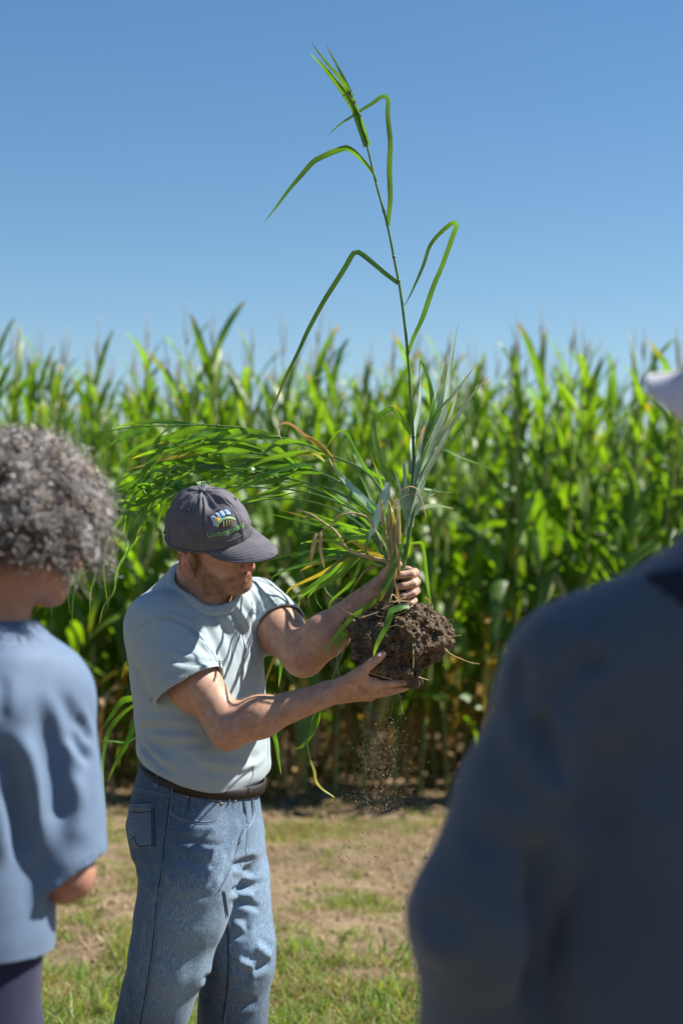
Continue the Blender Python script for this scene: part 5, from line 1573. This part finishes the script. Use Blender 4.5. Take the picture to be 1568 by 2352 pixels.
# ------------------------------------------------------------------ the clod of soil
cl = SDF((-.03, 3.86, 1.24), (.31, 4.20, 1.49), .0021)
def bl(u, v, y, r, k=.02): cl.ball(P(u, v, y), r * .001, None, k)
bl(905, 1455, 4.03, 58, .02); bl(955, 1445, 4.02, 56); bl(850, 1450, 4.03, 46); bl(995, 1455, 4.02, 42); bl(1012, 1475, 4.01, 27); bl(820, 1440, 4.03, 27); bl(806, 1432, 4.03, 15)
bl(925, 1500, 4.02, 52); bl(880, 1505, 4.0, 45); bl(860, 1530, 4.0, 35); bl(905, 1540, 4.0, 34); bl(935, 1552, 3.99, 26); bl(958, 1565, 3.98, 15); bl(890, 1560, 4.03, 24); bl(950, 1520, 4.02, 30)
bl(990, 1500, 4.0, 26); bl(1020, 1450, 4.02, 18); bl(1000, 1428, 4.02, 22); bl(935, 1405, 4.02, 22, .015); bl(900, 1412, 4.02, 30); bl(962, 1412, 4.02, 24); bl(840, 1478, 4.01, 32); bl(945, 1498, 3.965, 24); bl(1000, 1470, 3.975, 22)
bl(880, 1450, 3.98, 30); bl(930, 1450, 3.972, 30); bl(900, 1480, 3.968, 26); bl(962, 1470, 3.97, 26)
for i in range(70):
    r = random.Random(3000 + i)
    u, v = r.uniform(810, 1020), r.uniform(1415, 1560)
    if v > 1520 and u > 965: continue
    bl(u, v, r.uniform(3.955, 4.06), r.uniform(7, 17), .006)
for i in range(34):
    r = random.Random(3500 + i)
    cl.ball(P(r.uniform(800, 1030), r.uniform(1410, 1570), r.uniform(3.93, 3.97)), r.uniform(.006, .015), None, .008, 'sub')
def rough(x, y, z):
    a = vnoise(x * 34, y * 34, z * 34); b_ = vnoise(x * 85 + 3, y * 85, z * 85); c_ = vnoise(x * 190, y * 190 + 5, z * 190)
    return -.011 * np.abs(a) + .0055 - .0065 * b_ - .0036 * c_
cl.shift(rough, cl.lo, cl.lo + 9)
V, F = cl.mesh()
V = relax(V, F, 1, .3)
t = NT('clod_soil'); vec = t.coords()
c = t.ramp(t.noise(vec, 60, 6, .7), [(.3, (.095, .072, .050)), (.55, (.17, .130, .092)), (.75, (.27, .21, .15))])
c = t.mix(c, t.ramp(t.noise(vec, 380, 3, .7), [(.3, (.55, .55, .52)), (.7, (1.3, 1.25, 1.2))]), 1.0, 'MULTIPLY')
t.link(c, t.b.inputs['Base Color']); t.b.inputs['Roughness'].default_value = .97; t.b.inputs['Specular IOR Level'].default_value = .1
t.link(t.bump(t.noise(vec, 330, 5, .75), .9, .004, t.bump(t.noise(vec, 110, 4), .6, .006)), t.b.inputs['Normal'])
M_CLOD = t.m
clod = add('soil_clod', V, F, M_CLOD, plant)
clod['label'] = 'clod of dark crumbly soil'
CN = vnormals(V, F); CV = V
# crumbs clinging to it
ids = rng.choice(len(V), 2600)
n = len(ids); o6 = np.array([[1, 0, 0], [-1, 0, 0], [0, 1, 0], [0, -1, 0], [0, 0, 1], [0, 0, -1]], float)
f8 = np.array([[0, 2, 4], [2, 1, 4], [1, 3, 4], [3, 0, 4], [2, 0, 5], [1, 2, 5], [3, 1, 5], [0, 3, 5]])
rr = (.0008 + .0034 * rng.random(n) ** 3)
VV = o6[None] * (rr[:, None, None] * (.5 + rng.random((n, 6, 3)))) + (V[ids] + CN[ids] * rr[:, None] * .5)[:, None]
FF = (np.arange(n)[:, None, None] * 6 + f8).reshape(-1, 3)
tag(add('crumbs', VV.reshape(-1, 3), FF, M_CLOD, plant), kind='stuff')
# roots: long ones by hand, then a felt of fine ones
def root(pts, r, m=None): dry(pts, r, m, 'root')
root([(1018, 1485), (1028, 1498), (1040, 1506), (1059, 1514), (1080, 1522), (1100, 1525)], [1.8, 1.3, .9])
root([(1020, 1492), (1026, 1505), (1022, 1520), (1014, 1530)], [1.8, 1.6, 1.2])
root([(1020, 1455), (1033, 1463), (1046, 1461), (1059, 1459)], [1.3, 1, .8]); root([(1022, 1462), (1034, 1464), (1036, 1472)], [1.1, .8])
root([(870, 1405, 3.95), (845, 1414, 3.95), (825, 1418, 3.95), (796, 1405, 3.95), (780, 1392, 3.95), (765, 1381, 3.95), (780, 1374, 3.95), (795, 1378, 3.95)], [1.6, 1.5, 1.2, .9])
root([(980, 1420, 3.97), (985, 1400, 3.96), (984, 1380, 3.96), (975, 1372, 3.96)], [1.4, 1.1, .9])
root([(790, 1440, 3.97), (796, 1420, 3.96), (800, 1412, 3.96)], [1.2, 1]); root([(960, 1555, 3.95), (975, 1560, 3.95), (983, 1562, 3.95)], [1.8, 1.2])
root([(900, 1560, 3.95), (880, 1555, 3.945), (850, 1546, 3.945), (830, 1535, 3.945)], [1.2, 1, .8])
root([(948, 1480, 3.94), (949, 1510, 3.935), (948, 1535, 3.935)], [1.3, 1.1]); root([(880, 1450, 3.93), (895, 1440, 3.925), (912, 1436, 3.925), (925, 1440, 3.93)], [1.6, 1.4, 1])
root([(915, 1590, 3.96), (920, 1610, 3.96), (924, 1640, 3.96)], [1, .8, .5])
cbv = bvh_of(CV, F)
fr_ = Bag()
for i in range(150):
    r = random.Random(5000 + i)
    while True:
        u, v = r.uniform(800, 1030), r.uniform(1415, 1565)
        h = cbv.ray_cast(Vector(CAM), Vector(P(u, v, 4) - CAM).normalized())
        if h[0] is not None: break
    p_ = np.array(h[0]); nn = np.array(h[1]); d_ = unit(np.array([r.gauss(0, 1), r.gauss(0, .6), r.gauss(0, 1) - .2]))
    L = r.uniform(.006, .022); pts = [p_ - nn * .002]
    for s in range(4):
        d_ = unit(d_ + .5 * np.array([r.gauss(0, 1), r.gauss(0, 1), r.gauss(0, 1)]) + nn * .15)
        q = pts[-1] + d_ * L / 4
        hh = cbv.find_nearest(Vector(q)); pts.append(np.array(hh[0]) + np.array(hh[1]) * r.uniform(.0006, .0035))
    fr_.put(*tube(catmull(pts, 8), [r.uniform(.0004, .0009), .00025], 4))
tag(fr_.make('fine_roots', M_ROOT, plant), kind='stuff')

# ------------------------------------------------------------------ soil falling from the hand
n = 14000
tt = rng.random(n) ** .8
u = 880 + rng.normal(size=n) * (22 + 45 * tt) - 15 * tt; v = 1600 + 400 * tt + rng.normal(size=n) * 12
yy = 4.0 + rng.normal(size=n) * (.03 + .04 * tt)
rr = .00026 + .0012 * rng.random(n) ** 7 + .0022 * (rng.random(n) < .012) * rng.random(n)
C0 = np.array([P(a_, c_, d_) for a_, c_, d_ in zip(u, v, yy)])
VV = o6[None] * (rr[:, None, None] * (.5 + rng.random((n, 6, 3)))) + C0[:, None]
FF = (np.arange(n)[:, None, None] * 6 + f8).reshape(-1, 3)
tag(add('falling_soil', VV.reshape(-1, 3), FF, M_SOILBIT), 'loose brown soil trickling down from the clod and the open palm', None, None, 'stuff')
# ================================================================== THE TWO ONLOOKERS
def simple_skin(nm, c):
    t = NT(nm); vec = t.coords()
    t.link(t.ramp(t.noise(vec, 50, 4), [(.3, tuple(x * .85 for x in c)), (.7, tuple(x * 1.12 for x in c))]), t.b.inputs['Base Color'])
    t.b.inputs['Roughness'].default_value = .5; t.b.inputs['Subsurface Weight'].default_value = .1; t.b.inputs['Subsurface Radius'].default_value = (.012, .004, .002); t.b.inputs['Subsurface Scale'].default_value = .6
    return t.m
def head_on(b, c, yaw, pitch, k=1.0):
    F_, S_, U_ = frame(yaw, pitch)
    A = [F_, S_, U_]
    q = lambda f, s_, u_: c + (F_ * f + S_ * s_ + U_ * u_) * k
    b.ball(q(0, 0, 0), tuple(k * x for x in (.097, .076, .1)), A, .01); b.ball(q(.03, 0, -.055), tuple(k * x for x in (.064, .06, .078)), A, .02)
    for s_ in (-1, 1):
        b.cone(q(.008, .05 * s_, -.082), q(.07, .016 * s_, -.12), .02 * k, .018 * k, .022)
        b.ball(q(.058, .034 * s_, -.064), .025 * k, None, .016)
        b.ball(q(-.006, .08 * s_, -.04), tuple(k * x for x in (.019, .009, .032)), A, .006)
        b.ball(q(.097, .032 * s_, -.038), .012, None, .01, 'sub'); b.ball(q(.082, .032 * s_, -.039), .0125, None, .003)
    b.ball(q(.08, 0, -.12), tuple(k * x for x in (.022, .026, .02)), A, .015)
    b.cone(q(.086, -.034, -.022), q(.086, .034, -.022), .011, .011, .012)
    b.cone(q(.094, 0, -.028), q(.114, 0, -.062), .0085, .011, .010)
    b.ball(q(.088, 0, -.094), (.016, .028, .02), A, .012); b.cone(q(.1, -.016, -.09), q(.1, .016, -.09), .005, .005, .004); b.cone(q(.098, -.014, -.1), q(.098, .014, -.1), .006, .006, .004)
    return q, A

# ---- left: curly grey hair, blue shirt, seen from behind
LY = 2.75
lp = empty('person', (P(-40, 2300, LY)[0], LY, 0), 'person with curly grey hair, blue short sleeved shirt and navy trousers, seen from behind', 'person')
L_ = lambda u, v, dy=0.0: P(u, v, LY + dy)
b = SDF((-.98, 2.35, .95), (-.25, 3.25, 1.86), .0055)
lc = L_(56, 1180, .02)
q, LA = head_on(b, lc, R(-38), R(12), .98)
b.cone(L_(-42, 1490, .03), q(-.022, 0, -.075), .066, .054, .03)
b.cone(L_(-60, 1600, .03), L_(-60, 1900, .03), .13, .13, .05)
SHL, ELL = L_(108, 1590, .02), L_(150, 2005, -.02)
b.cone(L_(-40, 1560, .03), SHL, .08, .055, .04); b.cone(SHL, ELL, .056, .042, .03); b.ball(ELL + np.array([.006, 0, -.006]), .034, None, .02)
WRL = L_(60, 1900, .24); b.cone(ELL, ELL * .6 + WRL * .4, .043, .042, .02); b.cone(ELL * .6 + WRL * .4, WRL, .042, .028, .02)
FX = unit(WRL - ELL); FL = unit(np.cross(FX, [0, 0, 1.0]))
for i in range(4):
    k0 = WRL + FX * .09 + FL * (.03 - .02 * i); b.cone(WRL, k0, .017, .012, .012); k1 = k0 + FX * .035 - np.array([0, 0, .012]); b.cone(k0, k1, .0095, .009, .003); b.cone(k1, k1 + FX * .015 - np.array([0, 0, .028]), .009, .0075, .003)
b.cone(WRL, WRL + FX * .05 + FL * .045, .016, .012, .012); b.cone(WRL + FX * .05 + FL * .045, WRL + FX * .09 + FL * .052, .0115, .009, .003)
V, F = b.mesh(); V = relax(V, F, 2)
add('body', V, F, simple_skin('skin_ruddy', (.35, .175, .12)), lp)
s = SDF((-1.02, 2.38, .93), (-.25, 3.1, 1.6), .006)
zl = lambda v: L_(0, v)[2]; xl = lambda u: L_(u, 1500)[0]
LYW = R(-50)
s.loft([(zl(2230), xl(-112), LY + .02, .185, .125, LYW), (zl(2130), xl(-112), LY + .02, .19, .13, LYW), (zl(1950), xl(-105), LY + .02, .178, .125, LYW), (zl(1750), xl(-105), LY + .02, .185, .125, LYW), (zl(1600), xl(-112), LY + .02, .195, .12, LYW), (zl(1500), xl(-52), LY + .02, .145, .10, LYW), (zl(1430), xl(-42), LY + .03, .09, .08, LYW)], .02, 2.2)
s.cone(L_(-40, 1540, .02), SHL + np.array([.0, 0, -.01]), .075, .077, .045)
d_ = unit(ELL - SHL); SL = .272
def lsl(x, y, z, off=0.0):
    t_ = (x - SHL[0]) * d_[0] + (y - SHL[1]) * d_[1] + (z - SHL[2]) * d_[2]
    tc = np.clip(t_, -.01, SL + .05)
    r_ = np.interp(np.clip(tc / SL, 0, 1), [0, .5, 1], [.070, .075, .073])
    return np.sqrt((x - SHL[0] - tc * d_[0]) ** 2 + (y - SHL[1] - tc * d_[1]) ** 2 + (z - SHL[2] - tc * d_[2]) ** 2) - r_ - off, t_
cutn = unit(np.array([.35, 0.1, .94])); cutp = L_(163, 2012)
def cutf(x, y, z): return -((x - cutp[0]) * cutn[0] * -1 + (y - cutp[1]) * cutn[1] + (z - cutp[2]) * cutn[2])
cutn2 = unit(np.array([-.52, 0.0, .85]))
def cutg(x, y, z): return -((x - cutp[0]) * cutn2[0] + (y - cutp[1]) * cutn2[1] + (z - cutp[2]) * cutn2[2])
s.put(lambda x, y, z: np.maximum(np.maximum(lsl(x, y, z)[0], cutg(x, y, z)), -np.maximum(lsl(x, y, z, -.010)[0], -cutg(x, y, z) - .05)), np.minimum(SHL, ELL) - .12, np.maximum(SHL, ELL) + .12, .02)
s.cone(L_(-42, 1460, .03), L_(-38, 1400, .03), .078, .066, .025); s.cone(L_(-38, 1440, .04), L_(-20, 1350, .06), .056, .060, .003, 'sub')
V, F = s.mesh(); V = relax(V, F, 3); N = vnormals(V, F); bv = bvh_of(V, F)
Z7 = lambda pts: [(62.7 + a_ * .333, 1568 + c_ * .333) for a_, c_ in pts]
Z6 = lambda pts: [(a_ * .4265, 1348 + c_ * .4265) for a_, c_ in pts]
folds = [(Z6([(240, 520), (330, 800), (400, 1050), (440, 1300)]), .005, .014), (Z6([(180, 560), (260, 850), (310, 1150), (330, 1450)]), -.0025, .018), (Z6([(330, 560), (430, 800), (490, 1000)]), -.004, .012), (Z7([(340, 210), (390, 300), (440, 420)]), -0.0072, .010), (Z7([(365, 200), (420, 300), (460, 400)]), 0.0036, .010), (Z7([(290, 340), (350, 440), (430, 560)]), -0.0072, .010), (Z7([(260, 400), (330, 500), (420, 600)]), 0.0030, .012),
         (Z6([(20, 760), (90, 900), (140, 1050), (180, 1300), (210, 1550)]), 0.013, .022), (Z6([(5, 780), (40, 900), (80, 1050), (120, 1250), (150, 1500)]), -0.024, .020),
         (Z6([(0, 950), (30, 1030), (70, 1100)]), 0.0060, .014), (Z6([(20, 470), (10, 600), (20, 740)]), -0.0036, .010), (Z6([(300, 1150), (400, 1200), (480, 1180)]), -0.0024, .02), (Z6([(270, 1200), (330, 1400), (360, 1560)]), 0.0036, .03), (Z6([(420, 1000), (440, 1200), (430, 1400)]), 0.0030, .03)]
V = fold(V, N, bv, folds)
V = V + N * (vnoise(V[:, 0] * 7, V[:, 1] * 7, V[:, 2] * 9) * .0045 + vnoise(V[:, 0] * 19, V[:, 1] * 19, V[:, 2] * 14 + 4) * .002)[:, None]
V = relax(V, F, 2)
t, c = cloth('blue_poplin', (.105, .162, .255), .05, 600, .7, .15); t.b.inputs['Specular IOR Level'].default_value = .35
lshirt = add('shirt', V, F, t.m, lp)
lb = bvh_of(V, F)
bs = Bag(); L2, n2 = cast_line(lb, Z7([(190, 1420), (280, 1340), (370, 1240), (475, 1170)]), 24, .0006); bs.put(*tube(L2, .0012, 5)); bs.make('sleeve_hem', t.m, lshirt)
# soft collar
bs = Bag(); ring = [L_(-38, 1402, .03) + np.array([.068 * math.cos(a_), .064 * math.sin(a_), -.022 * math.cos(a_ - .6)]) for a_ in np.linspace(0, 2 * math.pi, 40)]
for k_ in range(3): bs.put(*tube([p_ + np.array([0, 0, .009 * k_]) for p_ in ring], .0065, 8, False))
bs.make('collar', t.m, lshirt)
j = SDF((-1.02, 2.38, -.02), (-.25, 3.1, 1.05), .009)
j.loft([(zl(2420), xl(-120), LY + .02, .165, .12, LYW), (zl(2180), xl(-112), LY + .02, .17, .115, LYW), (zl(2080), xl(-112), LY + .02, .16, .11, LYW)], .02, 2.2)
for u0 in (-45, -195):
    a0 = L_(u0, 2380, .0 if u0 == -45 else .06); j.chain([a0, L_(u0 + 2, 2700, .02), [a0[0], a0[1], .06]], [.098, .08, .07], .03)
V, F = j.mesh(); V = relax(V, F, 2); N = vnormals(V, F); V = V + N * (vnoise(V[:, 0] * 9, V[:, 1] * 9, V[:, 2] * 9) * .006)[:, None]
t, c = cloth('navy_twill', (.018, .020, .055), .1, 600, .9, .3)
add('trousers', V, F, t.m, lp)
def shoe(par, c0, yaw, mat):
    fd = np.array([math.cos(yaw), -math.sin(yaw), 0]); sd = np.array([fd[1], -fd[0], 0])
    rows = [(-.09, .034, .08), (-.05, .042, .11), (.02, .044, .10), (.09, .046, .07), (.16, .042, .055), (.2, .02, .03)]
    VV = [c0 + fd * x_ + sd * w_ * math.cos(2 * math.pi * k / 12) + np.array([0, 0, max(.004, h_ * (.5 + .5 * math.sin(2 * math.pi * k / 12)))]) for x_, w_, h_ in rows for k in range(12)]
    n_ = len(rows)
    FF = [[i * 12 + k, i * 12 + (k + 1) % 12, (i + 1) * 12 + (k + 1) % 12, (i + 1) * 12 + k] for i in range(n_ - 1) for k in range(12)] + [list(range(12))[::-1], [(n_ - 1) * 12 + k for k in range(12)]]
    add('shoe', np.array(VV), FF, mat, par)
for u0 in (-45, -195):
    c0 = L_(u0, 2380, .0 if u0 == -45 else .06); c0[2] = 0; shoe(lp, c0, R(-45), M_BOOT)

# curls: springs of hair growing from the scalp
t = NT('grey_hair'); a_ = t.attr(); t.link(a_, t.b.inputs['Base Color']); t.b.inputs['Roughness'].default_value = .32; t.b.inputs['Specular IOR Level'].default_value = .9
M_HAIR = t.m
hb = Bag()
HFl, HSl, HUl = LA
cnt = 0
for i in range(1750):
    r = random.Random(8000 + i)
    z_ = r.uniform(-.62, 1); a_ = r.uniform(0, 2 * math.pi); rad = math.sqrt(1 - z_ * z_)
    loc = np.array([rad * math.cos(a_), rad * math.sin(a_), z_])
    if loc[0] > .5 and z_ < -.15 - .25 * (loc[1] > .2): continue                     # the face stays free
    base = lc + HFl * loc[0] * .088 + HSl * loc[1] * .072 + HUl * (loc[2] * .092)
    dirv = unit(HFl * loc[0] + HSl * loc[1] + HUl * loc[2] + np.array([0, 0, .12]))
    L = r.uniform(.028, .066) * (1.12 if loc[0] > .2 else 1); coil = r.uniform(.005, .0105); turns = r.uniform(1.2, 3.0); ph = r.uniform(0, 6.28)
    u_ = unit(np.cross(dirv, [r.gauss(0, 1), r.gauss(0, 1), r.gauss(0, 1)])); v_ = np.cross(dirv, u_)
    sag = r.uniform(.0, .4) + (.5 * r.random() if loc[0] > .3 else 0)
    g = min(1, max(0, r.gauss(.25 + .14 * loc[2], .27))); cc = np.array([.085, .070, .062]) * (1 - g) + np.array([.62, .60, .59]) * g
    if r.random() < .3: cc = cc * np.array([1.0, .84, .70])
    for k_ in range(3):
        pts = []
        o_ = np.array([r.gauss(0, 1), r.gauss(0, 1), r.gauss(0, 1)]) * .004
        for s_ in np.linspace(0, 1, 13):
            an = ph + turns * 2 * math.pi * s_ + k_ * .25
            e_ = coil * min(1, s_ * 2.5)
            pts.append(base + o_ * s_ * 2 + dirv * L * (s_ ** .8) + (u_ * math.cos(an) + v_ * math.sin(an)) * e_ - np.array([0, 0, sag * L * s_ * s_]))
        V_, F_ = tube(pts, [.0009, .0010, .0008, .0004], 3, False)
        hb.put(V_, F_, cc * r.uniform(.8, 1.2)); cnt += 1
# wisps down the nape
for i in range(260):
    r = random.Random(9900 + i)
    a_ = r.uniform(1.7, 4.6); base = lc + HFl * .075 * math.cos(a_) + HSl * .068 * math.sin(a_) + HUl * r.uniform(-.085, -.05)
    g = r.random(); pts = [base]
    d_ = unit(HFl * math.cos(a_) + HSl * math.sin(a_) - HUl * 1.2)
    for s_ in range(5): pts.append(pts[-1] + (d_ + .7 * np.array([r.gauss(0, 1), r.gauss(0, 1), r.gauss(0, .6)])) * .009)
    hb.put(*tube(pts, [.0008, .0004], 3, False), np.array([.16, .115, .09]) * (.6 + g))
o = hb.make('hair', M_HAIR, lp); o['label'] = 'curly grey hair'; o['kind'] = 'stuff'

# ---- right: dark navy jacket and pale cap, seen from behind
RY = 1.92
rp = empty('person', (P(1730, 2300, RY)[0], RY, 0), 'person in dark navy jacket and pale cap, close by and seen from behind', 'person')
Q = lambda u, v, dy=0.0: P(u, v, RY + dy)
zr = lambda v: Q(0, v)[2]; xr = lambda u: Q(u, 1500)[0]
b = SDF((.05, 1.55, .72), (.85, 2.35, 1.95), .007)
rc = Q(1838, 842, .03)
q2, RA = head_on(b, rc, R(-143), R(0), 1.0)
b.cone(Q(1775, 1380, .03), q2(-.015, 0, -.08), .075, .06, .03)
b.cone(Q(1775, 1450, .02), Q(1775, 2000, .02), .13, .13, .05)
SHR, ELR = Q(1335, 1560, .02), Q(1085, 2110, -.01)
HAR = Q(1120, 2640, .10)
b.cone(Q(1660, 1500, .02), SHR, .075, .05, .04); b.cone(SHR, ELR, .040, .034, .03); b.cone(ELR, HAR, .034, .028, .03)
SHR2, ELR2, HAR2 = Q(2210, 1560, .02), Q(2440, 2110, .0), Q(2400, 2640, .10)
b.cone(Q(1880, 1500, .02), SHR2, .075, .05, .04); b.cone(SHR2, ELR2, .05, .042, .03); b.cone(ELR2, HAR2, .04, .028, .03)
for Hh in (HAR, HAR2):
    for i in range(4):
        k0 = Hh + np.array([0, .03 - .02 * i, -.085]); b.cone(Hh, k0, .016, .0125, .012); k1 = k0 + np.array([0, .006, -.042]); b.cone(k0, k1, .01, .009, .003); b.cone(k1, k1 + np.array([.008, .012, -.03]), .009, .0075, .003)
    b.cone(Hh, Hh + np.array([.01, .045, -.05]), .016, .012, .01); b.cone(Hh + np.array([.01, .045, -.05]), Hh + np.array([.012, .055, -.09]), .0115, .009, .003)
V, F = b.mesh(); V = relax(V, F, 2)
add('body', V, F, M_SKIN2 if 'M_SKIN2' in globals() else simple_skin('skin_tanned', (.40, .23, .16)), rp)
s = SDF((.0, 1.6, .68), (.88, 2.25, 1.68), .0065)
JW = R(-82)
s.loft([(zr(2560), xr(1770), RY + .02, .275, .155, JW), (zr(2352), xr(1770), RY + .02, .268, .155, JW), (zr(2100), xr(1765), RY + .02, .243, .148, JW), (zr(1800), xr(1770), RY + .02, .228, .148, JW), (zr(1620), xr(1775), RY + .02, .205, .135, JW), (zr(1500), xr(1775), RY + .02, .19, .115, JW), (zr(1400), xr(1780), RY + .02, .14, .095, JW), (zr(1340), xr(1780), RY + .03, .095, .085, JW)], .02, 2.3)
def jarm(A_, B_, C_, sx):
    s.cone(Q(1775, 1440, .02), A_, .095, .078, .06)
    s.cone(A_, Q(1775 + sx * 175, 1408, .02), .078, .080, .04)
    s.cone(A_, A_ * .5 + B_ * .5, .082, .074, .04); s.cone(A_ * .5 + B_ * .5, B_, .074, .069, .03)
    s.cone(B_, B_ * .5 + C_ * .5, .069, .063, .03); s.cone(B_ * .5 + C_ * .5, C_ - (C_ - B_) * .05, .063, .052, .02)
jarm(SHR, ELR, HAR, -1); jarm(SHR2, ELR2, HAR2, 1)
s.cone(Q(1775, 1385, .02), Q(1780, 1345, .02), .135, .115, .03)                       # stand-up collar
s.cone(Q(1777, 1300, .05), Q(1780, 1180, .06), .085, .10, .004, 'sub')
V, F = s.mesh(); V = relax(V, F, 3); N = vnormals(V, F); bv = bvh_of(V, F)
Z8 = lambda pts: [(909.4 + a_ * .520, 1129 + c_ * .520) for a_, c_ in pts]
folds = [(Z8([(690, 960), (760, 860), (830, 770), (950, 700)]), -0.0136, .016), (Z8([(740, 960), (800, 860), (880, 790)]), 0.0093, .018), (Z8([(600, 960), (640, 1100), (690, 1240), (690, 1330)]), -0.0136, .016), (Z8([(540, 1000), (590, 1130), (650, 1280), (680, 1380)]), 0.0093, .018),
         (Z8([(790, 980), (760, 1130), (735, 1300), (720, 1420)]), 0.0112, .018), (Z8([(560, 700), (545, 850), (550, 1000)]), -0.0065, .014), (Z8([(380, 1450), (430, 1620), (470, 1780), (530, 1950)]), -0.0112, .020), (Z8([(330, 1480), (380, 1660), (420, 1820), (500, 2000)]), 0.0074, .02),
         (Z8([(480, 1500), (570, 1640), (600, 1780), (600, 1920)]), -0.0130, .018), (Z8([(640, 1450), (650, 1650), (640, 1850), (600, 2080), (560, 2300)]), -0.0240, .022), (Z8([(820, 850), (950, 900), (1110, 790)]), -0.0056, .02), (Z8([(1110, 780), (1000, 960), (900, 1150)]), 0.0056, .03),
         (Z8([(900, 1400), (880, 1700), (900, 2000)]), 0.0056, .04), (Z8([(1150, 1300), (1100, 1700), (1120, 2100)]), 0.0056, .04), (Z8([(100, 1850), (200, 1900), (330, 1880)]), -0.0056, .018), (Z8([(90, 1980), (200, 2010), (320, 1960)]), 0.0056, .02)]
V = fold(V, N, bv, folds)
V = V + N * (vnoise(V[:, 0] * 7, V[:, 1] * 7, V[:, 2] * 7) * .008 + vnoise(V[:, 0] * 17, V[:, 1] * 17, V[:, 2] * 13 + 4) * .003)[:, None]
V = relax(V, F, 2)
t, c = cloth('navy_jacket', (.056, .078, .112), .14, 500, .85, .3, sheen=.25)
jk = add('jacket', V, F, t.m, rp)
bs = Bag(); ring = [Q(1779, 1300, .02) + np.array([.155 * math.cos(a_), .125 * math.sin(a_), .012 * math.sin(a_) - .030 * abs(math.cos(a_)) ** 2]) for a_ in np.linspace(0, 2 * math.pi, 48)]
for k_ in range(4): bs.put(*tube([p_ + np.array([0, 0, .014 * k_ - .030]) for p_ in ring], .012, 8, False))
bs.make('collar', plain('navy_rib', (.012, .018, .038), .95, .2), jk)
j = SDF((.05, 1.6, -.02), (.85, 2.3, .95), .010)
j.loft([(.80, xr(1770), RY + .02, .18, .125, JW), (.92, xr(1770), RY + .02, .18, .125, JW)], .02, 2.2)
for u0 in (1670, 1880):
    a0 = Q(u0, 2352, .02); a0[2] = .80; j.chain([a0, [a0[0], a0[1] + .01, .46], [a0[0], a0[1], .06]], [.10, .08, .07], .03)
    c0 = a0.copy(); c0[2] = 0; shoe(rp, c0, R(-85), M_BOOT)
V, F = j.mesh(); V = relax(V, F, 2)
add('trousers', V, F, bpy.data.materials['navy_twill'], rp)
# pale cap with its bill pointing left, towards the man
M_PALE = plain('pale_cap_cotton', (.56, .54, .60), .9, .2, var=.06, scale=40, bump=.1)
CF, CS, CU = RA
na, nl = 48, 14
VV = [rc + CF * .107 * math.cos(2 * math.pi * a_ / na) * math.cos(l_ / (nl - 1) * 1.55) ** .8 + CS * .090 * math.sin(2 * math.pi * a_ / na) * math.cos(l_ / (nl - 1) * 1.55) ** .8 + CU * (.004 + .115 * math.sin(l_ / (nl - 1) * 1.55)) for l_ in range(nl) for a_ in range(na)]
FF = [[l_ * na + a_, l_ * na + (a_ + 1) % na, (l_ + 1) * na + (a_ + 1) % na, (l_ + 1) * na + a_] for l_ in range(nl - 1) for a_ in range(na)] + [[(nl - 1) * na + a_ for a_ in range(na)]]
pc_ = add('cap', np.array(VV), FF, M_PALE, rp)
md = pc_.modifiers.new('thickness', 'SOLIDIFY'); md.thickness = .002
VV = []
for i in range(25):
    s_ = 2 * i / 24 - 1; az = s_ * R(66)
    for k_ in range(9):
        t_ = k_ / 8; ln = .085 * (1 - abs(s_) ** 3) ** .55 + .002
        VV.append(rc + CF * (.107 * math.cos(az) + ln * t_) + CS * (.090 * math.sin(az)) + CU * (.006 - .006 * t_ - .085 * s_ ** 2 * t_ ** .8))
FF = [[i * 9 + k_, i * 9 + k_ + 1, (i + 1) * 9 + k_ + 1, (i + 1) * 9 + k_] for i in range(24) for k_ in range(8)]
br = add('brim', np.array(VV), FF, M_PALE, pc_)
md = br.modifiers.new('thickness', 'SOLIDIFY'); md.thickness = .004; md.offset = 0
